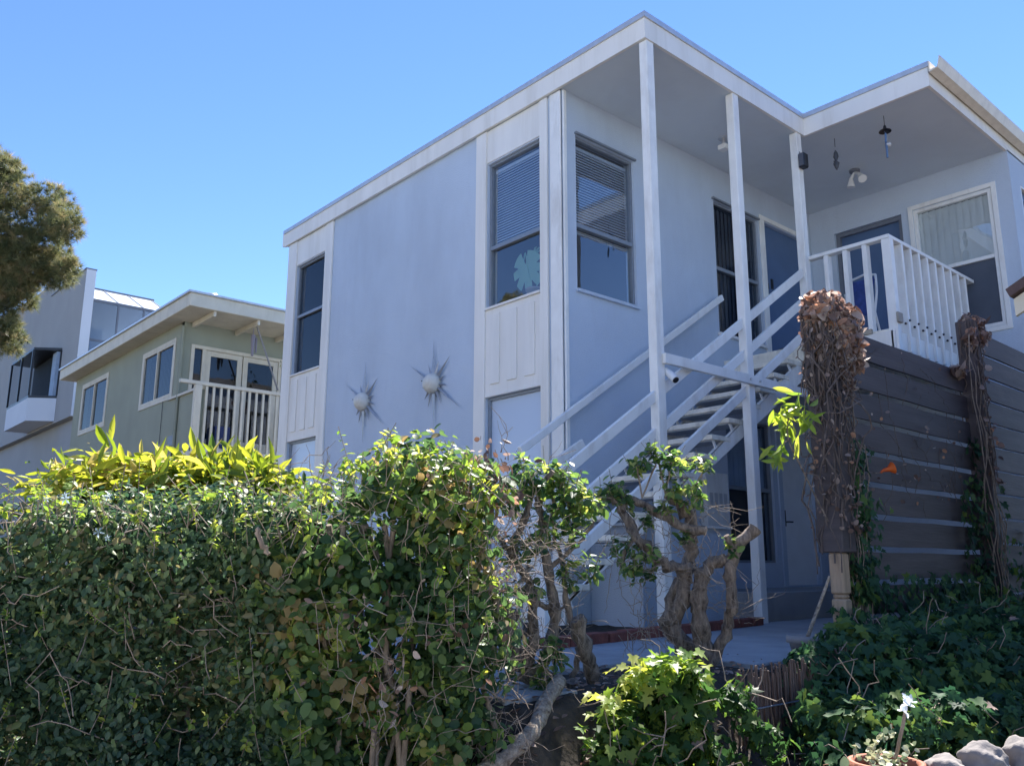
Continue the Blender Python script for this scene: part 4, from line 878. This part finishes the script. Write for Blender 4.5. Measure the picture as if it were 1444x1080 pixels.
Bs = empty('pruned_shrub', D(985, 940, 4.6), 'hard pruned shrub with twin upright trunks and cut stubs behind the bright ivy', 'shrub')
m = MB()
limb(m, [(975, 945, 4.6), (964, 915, 4.6), (945, 880, 4.6), (950, 845, 4.6), (966, 805, 4.6), (976, 760, 4.6), (968, 722, 4.6), (938, 696, 4.58)], .066, .030, .008, .22, 12)
limb(m, [(945, 880, 4.6), (962, 850, 4.55), (962, 800, 4.56)], .05, .045)
limb(m, [(1000, 950, 4.55), (992, 905, 4.52), (986, 860, 4.5), (988, 825, 4.5), (1002, 797, 4.5), (1030, 788, 4.5)], .060, .034, .006, .18, 12)
limb(m, [(1003, 935, 4.5), (1022, 895, 4.48), (1032, 850, 4.46), (1030, 805, 4.46), (1040, 770, 4.46), (1066, 745, 4.46)], .034, .036, .004, .14)
limb(m, [(1036, 775, 4.46), (1024, 755, 4.45)], .02, .016)
limb(m, [(996, 748, 4.5), (955, 740, 4.52), (925, 722, 4.54), (900, 708, 4.55), (855, 700, 4.56)], .030, .024)
limb(m, [(976, 800, 4.55), (940, 795, 4.5), (912, 772, 4.5), (890, 742, 4.5), (872, 712, 4.5), (862, 700, 4.5)], .034, .026, .01, .3)
limb(m, [(896, 752, 4.5), (880, 780, 4.5), (876, 800, 4.5)], .018, .010)
tb_ = m.build('trunk', barkb, Bs)
m = MB()
for px, py, dd, s_, n_ in ((920, 870, 4.4, .1, 26), (905, 890, 4.3, .07, 20), (1040, 850, 4.4, .06, 20), (890, 760, 4.4, .1, 45), (990, 780, 4.4, .08, 20), (950, 790, 4.4, .1, 40), (975, 720, 4.5, .06, 20)): twigs(m, D(px, py, dd), (s_, s_, s_), n_, .2, .0018)
for a, b in (((905, 700), (900, 655)), ((938, 696), (925, 640)), ((940, 696), (950, 645)), ((965, 700), (992, 665)), ((905, 702), (925, 655))):
    m.tube(wig(D(*a, 4.52), D(*b, 4.5), 4, .03), .005, 5)
m.build('twigs', twigm, Bs)
clusters('leaves', [(855, 700, 4.5, 14, 34), (880, 706, 4.5, 16, 40), (865, 690, 4.5, 10, 14), (903, 655, 4.5, 11, 26), (900, 672, 4.5, 8, 12), (926, 645, 4.48, 13, 34), (950, 650, 4.48, 12, 30), (938, 670, 4.5, 12, 20), (990, 665, 4.5, 13, 34), (972, 688, 4.5, 8, 12), (955, 700, 4.5, 16, 40), (985, 708, 4.5, 16, 40), (905, 792, 4.45, 24, 60), (900, 812, 4.45, 18, 40), (870, 772, 4.48, 12, 22), (965, 760, 4.5, 12, 22), (1035, 772, 4.44, 10, 18), (915, 740, 4.48, 14, 22), (940, 720, 4.5, 12, 20)], .042, L_pr, Bs)
#@@IVY
# ------------------------------------------------------------------ reed fence and ivy
RF = MB(); x = -2.15
while x < .6:
    z1 = .05+.10*min(1, max(0, (x+1.6)/.9))+random.uniform(-.05, .02); y = -3.22+random.uniform(-.014, .014); r = random.uniform(.003, .0065)
    RF.tube([(x, y, -.6), (x+random.uniform(-.02, .02), y, z1)], r, 5); x += random.uniform(.005, .010)
reedm = barkmat('reed', (.06, .038, .03), (.22, .15, .12), scale=10, stretch=(3, 3, .3), bump=.3)
rfe = RF.build('reed_fence', reedm, None); tag(rfe, 'low weathered brown reed fence half covered with ivy at the walkway edge', 'fence')
m = MB(); m.tube([(-2.15, -3.235, -.12), (.6, -3.235, -.12)], .004, 5); m.build('wire', alud, rfe)
def ivy(name, label, C, R, n, size, mat, parent_loc, tintpow=1., inner=.5, dry=0, up=.3, rand=.5):
    t = empty(name, parent_loc, label, 'plant'); P, N = blobs(C, R, n, inner, .6); foliage('leaves', 'ivy', P, N, size, mat, t, up=up, rand=rand, droop=1.2, tintpow=tintpow, sizevar=.4, curl=.2)
    m = MB()
    for i in range(max(8, n//60)):
        q = P[rng.integers(len(P))]; m.tube(wig(q, q+rnd(1)[0]*.22, 5, .1), .0025, 4)
    m.build('vines', twigm, t)
    if dry:
        k = rng.integers(len(P), size=dry); foliage('dry_leaves', 'ivy', P[k]+rng.normal(size=(dry, 3))*.02, N[k], size*.8, L_dry, t, droop=1.)
    return t
def S3(px, py, r, dd): return D(px, py, dd), (r*dd/FPX,)*3
sp = [S3(*a) for a in ((870, 1015, 26, 3.3), (893, 972, 22, 3.4), (925, 958, 22, 3.42), (962, 956, 22, 3.45), (985, 985, 24, 3.5), (880, 1050, 40, 3.2), (940, 1000, 34, 3.4), (970, 1040, 36, 3.4), (850, 1090, 36, 3.2), (920, 1090, 44, 3.2), (985, 1090, 40, 3.4), (900, 1140, 60, 3.1), (1000, 1140, 50, 3.3))]
ib_ = ivy('ivy_bush', 'bright green ivy tumbling over the reed fence below the twin trunks', [a for a, b in sp], [b for a, b in sp], 2300, .052, L_ivyb, D(920, 1150, 3.2), dry=40)
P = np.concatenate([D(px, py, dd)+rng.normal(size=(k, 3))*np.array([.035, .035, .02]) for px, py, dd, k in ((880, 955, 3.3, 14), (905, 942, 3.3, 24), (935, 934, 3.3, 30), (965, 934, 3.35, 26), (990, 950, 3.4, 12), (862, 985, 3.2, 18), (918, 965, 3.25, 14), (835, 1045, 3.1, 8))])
foliage('sunlit_leaves', 'ivy', P, np.tile([-.2, -.2, 1.], (len(P), 1)), .050, L_new_sunlit, ib_, up=.3, rand=.5, droop=.8, curl=.25)  # backlit glow along the ivy top, put into the leaf colour
sp = [S3(*a) for a in ((1035, 985, 22, 3.6), (1055, 1010, 22, 3.6), (1075, 1035, 20, 3.6), (1045, 965, 14, 3.65), (1095, 1050, 24, 3.6), (1050, 1075, 14, 3.55), (1020, 1050, 16, 3.55))]
ivy('ivy_strand', 'sparse green ivy hanging down the middle of the reed fence', [a for a, b in sp], [b for a, b in sp], 230, .05, L_ivyb, D(1050, 1150, 3.8), tintpow=1.6)
sp = [S3(*a) for a in ((1150, 960, 48, 4.3), (1200, 925, 48, 4.6), (1150, 930, 26, 4.4), (1255, 915, 44, 4.9), (1310, 910, 48, 5.2), (1370, 900, 50, 5.4), (1430, 900, 55, 5.6), (1190, 985, 60, 4.3), (1250, 995, 62, 4.35), (1320, 990, 60, 4.5), (1390, 985, 58, 4.6), (1450, 980, 60, 4.6), (1165, 1020, 50, 3.9), (1210, 1040, 55, 3.75), (1280, 1030, 50, 3.8), (1350, 1020, 45, 3.9), (1420, 1020, 45, 4.), (1185, 1090, 50, 3.6), (1500, 930, 80, 5), (1240, 950, 60, 4.5), (1340, 945, 60, 4.7), (1420, 940, 50, 4.8))]
ivy('ivy_mound', 'large dark ivy mound spreading below the brown board fence', [a for a, b in sp], [b for a, b in sp], 9500, .058, L_ivy, D(1280, 1130, 4.3), tintpow=1.1, dry=60, up=.15)
def fence_pts(x0, x1, z0, z1, n, dens=None, y=-2.61, spread=.04):
    P = np.stack([rng.uniform(x0, x1, n), y-np.abs(rng.normal(size=n))*spread, z0+(z1-z0)*rng.random(n)**1.5], 1); return P
# ivy climbing the fence
t = empty('climbing_ivy', (.35, -2.68, 0), 'dark ivy climbing the fence boards beside the bare topped post', 'plant')
P = np.concatenate([fence_pts(.06, .42, .3, 1.0, 330, spread=.06), fence_pts(.1, .36, .8, 1.35, 130, spread=.05), fence_pts(.12, .40, 1.15, 1.4, 40), fence_pts(.4, 2.3, .15, .45, 500, spread=.12), fence_pts(-.22, .1, .0, .25, 160, spread=.1)])
foliage('leaves', 'ivy', P, np.tile([0, -1., .2], (len(P), 1)), .062, L_ivy, t, up=.1, rand=.35, droop=1.5, tintpow=1.2)
m = MB()
for i in range(16): x = rng.uniform(.05, .35); m.tube(wig((x, -2.625, .1), (x+rng.uniform(-.1, .15), -2.625, rng.uniform(.9, 1.9)), 9, .02), .004, 5)
m.build('vines', twigm, t)
t = empty('climbing_ivy', (2.4, -2.68, 0), 'dark ivy climbing the lower half of the second fence post', 'plant')
P = np.concatenate([fence_pts(2.05, 2.75, .2, 1.25, 420, spread=.07), fence_pts(2.3, 2.7, 1.1, 1.65, 60), fence_pts(2.7, 4.6, .2, .9, 260, spread=.08)])
foliage('leaves', 'ivy', P, np.tile([0, -1., .2], (len(P), 1)), .065, L_ivy, t, up=.1, rand=.35, droop=1.5, tintpow=1.2)
m = MB()
for i in range(8): x = rng.uniform(2.35, 2.6); m.tube(wig((x, -2.735, .1), (x+rng.uniform(-.1, .1), -2.735, rng.uniform(1.3, 2.6)), 9, .02), .005, 5)
m.build('vines', twigm, t)
# dead vine crowns on both posts
t = empty('dead_vine', (.0, -2.62, 2.0), 'thick cap of dried brown vine leaves on the nearer fence post', 'dead vine')
cs = [((-.10, -2.60, 2.22), (.06, .11, .14)), ((-.13, -2.64, 2.02), (.03, .05, .10)), ((.02, -2.62, 2.36), (.18, .13, .09)), ((.16, -2.66, 2.24), (.17, .13, .15)), ((-.05, -2.66, 2.22), (.10, .09, .13)), ((.10, -2.72, 2.06), (.16, .08, .20)), ((.34, -2.63, 2.20), (.10, .06, .05)), ((.06, -2.71, 1.93), (.08, .04, .14)), ((.10, -2.71, 1.78), (.05, .03, .08)), ((.42, -2.64, 2.10), (.05, .04, .05)), ((-.12, -2.64, 2.26), (.07, .10, .06)), ((.20, -2.72, 1.96), (.06, .05, .10))]
P, N = blobs([c for c, r in cs], [r for c, r in cs], 3200, .5, .5); foliage('dry_leaves', 'round', P, N, .045, L_dry, t, up=0, rand=.8, droop=1.2, sizevar=.5, curl=.9)
m = MB()
for i in range(24):
    x = rng.uniform(-.14, .10); m.tube(wig((x, -2.715, 2.3), (x+rng.uniform(-.06, .06), -2.715, rng.uniform(.5, 1.7)), 16, .035), rng.uniform(.002, .0065), 5)
for i in range(26): y = rng.uniform(-2.71, -2.52); m.tube(wig((-.14, y, 2.3), (-.142, y+rng.uniform(-.08, .08), rng.uniform(.45, 1.7)), 16, .03)*1, rng.uniform(.0025, .0075), 5)
for i in range(34):
    a = np.array([rng.uniform(.1, 2.2), -2.625, rng.uniform(1.2, 2.2)]); b = a+np.array([rng.uniform(-.15, .5), 0, rng.uniform(-.7, .3)]); m.tube(wig(a, b, 8, .04), .0022, 4)
m.build('dead_stems', vinem, t)
P = fence_pts(-.14, .10, .75, 2.15, 230, y=-2.715, spread=.035)[:110]; P2 = fence_pts(.1, 2.2, 1.0, 2.15, 70); q_ = rng.random(110); P2[:] = P2; P = np.concatenate([P, np.stack([-.15-np.abs(rng.normal(size=110))*.025, rng.uniform(-2.72, -2.5, 110), 2.25-1.5*q_**1.6], 1)])
foliage('loose_dry_leaves', 'round', np.concatenate([P, P2]), rnd(290), .027, L_dry, t, up=0, rand=.8, sizevar=.5)
t = empty('dead_vine', (2.6, -2.66, 2.4), 'small tuft of dried vine leaves on top of the second fence post', 'dead vine')
cs = [((2.66, -2.66, 2.73), (.14, .10, .06)), ((2.82, -2.68, 2.62), (.10, .06, .10)), ((2.50, -2.70, 2.55), (.07, .05, .10)), ((2.30, -2.64, 2.22), (.12, .05, .04))]
P, N = blobs([c for c, r in cs], [r for c, r in cs], 520, .5, .5); foliage('dry_leaves', 'round', P, N, .045, L_dry, t, up=0, rand=.8, droop=1.2, sizevar=.5, curl=.9)
P = fence_pts(2.48, 2.66, 1.2, 2.6, 60, y=-2.735, spread=.02); foliage('loose_dry_leaves', 'round', P, rnd(60), .04, L_dry, t, up=0, rand=.8, sizevar=.5)
m = MB()
for i in range(8): y = rng.uniform(-2.71, -2.58); m.tube(wig((2.52, y, 2.7), (2.518, y+rng.uniform(-.04, .04), rng.uniform(1., 2.)), 14, .02), .005, 5)
for i in range(8): m.tube(wig((rng.uniform(2.5, 2.65), -2.73, 2.7), (rng.uniform(2.5, 2.65), -2.73, 1.2), 14, .015), .005, 5)
m.build('dead_stems', vinem, t)
# lime coloured sprig left of the post
t = empty('climbing_sprig', D(1165, 730, 5.5), 'lime green leafy sprig drooping left of the overgrown fence post', 'plant')
m = MB(); st = smooth_path([D(1168, 735, 5.55), D(1150, 700, 5.5), D(1128, 655, 5.4), D(1112, 620, 5.4), D(1112, 590, 5.4), D(1125, 575, 5.42)], 4); m.tube(st, .005, 6)
m.tube(smooth_path([D(1112, 620, 5.4), D(1102, 630, 5.38), D(1097, 650, 5.38)], 3), .0035, 5); m.build('stem', barkb, t)
P = []; Dn = []
for px, py, r, k in ((1125, 572, 14, 16), (1105, 580, 14, 14), (1140, 582, 12, 10), (1112, 600, 10, 10), (1100, 630, 9, 9), (1096, 645, 6, 6), (1122, 618, 9, 6)):
    P.append(D(px, py, 5.4)+rng.normal(size=(k, 3))*r*5.4/FPX*.55); 
P = np.concatenate(P); n_ = len(P); dr_ = rng.normal(size=(n_, 3))*.7+np.array([0, 0, -1.]); leaves('leaves', 'lance', P, rnd(n_)+(-_fw)*.6, dr_-_rt*.5, rng.uniform(.09, .15, n_), rng.random(n_), L_lime, t, .2)
# orange trumpet flower
t = empty('trumpet_flower', D(1238, 662, 6.2), 'single orange trumpet flower on a thin stem against the fence boards', 'flower')
c = D(1240, 662, 6.2); c[1] = -2.72; m = MB(); m.tube([c-np.array([.07, 0, .03]), c-np.array([.02, 0, .01]), c+np.array([.02, -.02, 0]), c+np.array([.045, -.04, .01])], [.007, .012, .018, .045], 10, cap=False); m.build('petals', petalo, t)
m = MB(); m.tube(wig(c-np.array([.07, 0, .03]), c-np.array([.25, -.08, .12]), 5, .05), .003, 5); m.build('stem', barkb, t)
# grey pot with a leaning stick
c = D(1143, 898, 4.9); t = empty('grey_pot', (c[0], c[1], c[2]-.2), 'grey clay pot half hidden in ivy with a stick leaning in it', 'pot')
m = MB(); m.lathe(c-np.array([0, 0, .2]), [(.001, 0), (.08, 0), (.12, .17), (.135, .17), (.135, .21), (.115, .21), (.11, .17), (.001, .16)], 24); m.build('pot', claygrey, t)
m = MB(); m.tube([D(1138, 900, 4.9), D(1152, 862, 4.92), D(1170, 812, 4.95)], [.012, .010, .009], 7); m.build('stick', barkp, t)
# terracotta pot and succulent
c = D(1250, 1079, 3.0); t = empty('terracotta_pot', (c[0], c[1], c[2]-.22), 'terracotta pot of small succulents in front of the ivy', 'pot')
m = MB(); m.lathe(c-np.array([0, 0, .22]), [(.001, 0), (.09, 0), (.115, .18), (.128, .18), (.128, .235), (.112, .235), (.108, .20)], 30); m.build('pot', terra, t, 0)
m = MB(); m.lathe(c-np.array([0, 0, .02]), [(.109, 0), (.05, .012), (.001, .014)], 24); m.build('soil', soil, t)
P = c+rng.normal(size=(80, 3))*np.array([.05, .05, .010])+np.array([0, 0, .02]); foliage('succulent_leaves', 'round', P, rnd(80)*.5+np.array([0, 0, .6]), .022, L_succ, t, up=.4, rand=.5)
P = np.concatenate([D(px, py, 2.95)+rng.normal(size=(k, 3))*.007 for px, py, k in ((1232, 1050, 12), (1246, 1035, 10), (1258, 1033, 10), (1280, 1052, 10), (1207, 1055, 8), (1240, 1058, 10))]); foliage('rosette_leaves', 'round', P, rnd(len(P)), .02, L_succ, t, up=.6, rand=.5, tintbias=.3)
m = MB(); m.tube(smooth_path([D(1262, 1068, 2.97), D(1268, 1045, 2.97), D(1274, 1020, 2.97), D(1277, 1000, 2.97)], 3, .001), [.006]*9+[.005], 8); m.build('flower_stalk', twigm, t)
P = np.concatenate([D(px, py, 2.96)+rng.normal(size=(k, 3))*.004 for px, py, k in ((1277, 985, 7), (1274, 1000, 4), (1284, 990, 4))]); foliage('stalk_leaves', 'round', P, rnd(len(P)), .026, petal, t, up=.4, rand=.6)
# paddle leaf near the pot
t = empty('paddle_succulent', D(1190, 1100, 2.95), 'single pale round leaf succulent left of the terracotta pot', 'plant')
P = np.array([D(1190, 1084, 2.95), D(1186, 1092, 2.95)]); leaves('leaf', 'round', P, np.tile(-_fw+_rt*.3, (2, 1)), np.tile([0, 0, 1.], (2, 1)), [.045, .03], [.5, .8], L_succ, t)
m = MB(); m.tube([D(1190, 1110, 2.95), D(1190, 1082, 2.95)], .004, 6); m.build('stem', L_succ, t)
# rocks
rk = ['rounded grey rock just right of the terracotta pot', 'long grey rock with a sunlit top right of the pot', 'pale rock at the lower right edge', 'small dark rock behind the terracotta pot']
for i, (px, py, rx, rz, dd) in enumerate(((1335, 1092, 36, 26, 3.0), (1388, 1078, 36, 28, 3.05), (1448, 1072, 34, 32, 3.1), (1300, 1105, 28, 20, 3.1))):
    c = D(px, py, dd); bm = bmesh.new(); bmesh.ops.create_icosphere(bm, subdivisions=4, radius=1)
    s1, s2 = rx*dd/FPX, rz*dd/FPX
    for v in bm.verts:
        p = v.co; q = 1+.13*math.sin(p.x*3+i*2)*math.sin(p.y*2.6+i)+.07*math.sin(p.z*6+p.x*5+i)+.035*math.sin(p.y*11+p.z*8+i)+.02*math.sin(p.x*23+p.y*17+p.z*19)+.012*math.sin(p.x*41-p.z*37)
        v.co = Vector((p.x*s1*q+c[0], p.y*s1*.9*q+c[1], p.z*s2*q+c[2]))
    me = bpy.data.meshes.new('rock'); bm.to_mesh(me); bm.free()
    for f in me.polygons: f.use_smooth = True
    tag(link('rock', me, rockm), rk[i], 'rock', 'rocks at the lower right')
# leaf litter
P = np.stack([rng.uniform(-4.6, -1.2, 1500), rng.uniform(-4.4, -2.4, 1500), np.zeros(1500)], 1)
P[:, 2] = [hgt(a, b)+.02 for a, b in P[:, :2]]
lt = foliage('leaf_litter', 'oval', P, np.tile([0, 0, 1.], (1500, 1)), .04, L_dry, None, up=.5, rand=.3); tag(lt, kind='stuff')
print('objects', len(bpy.data.objects))
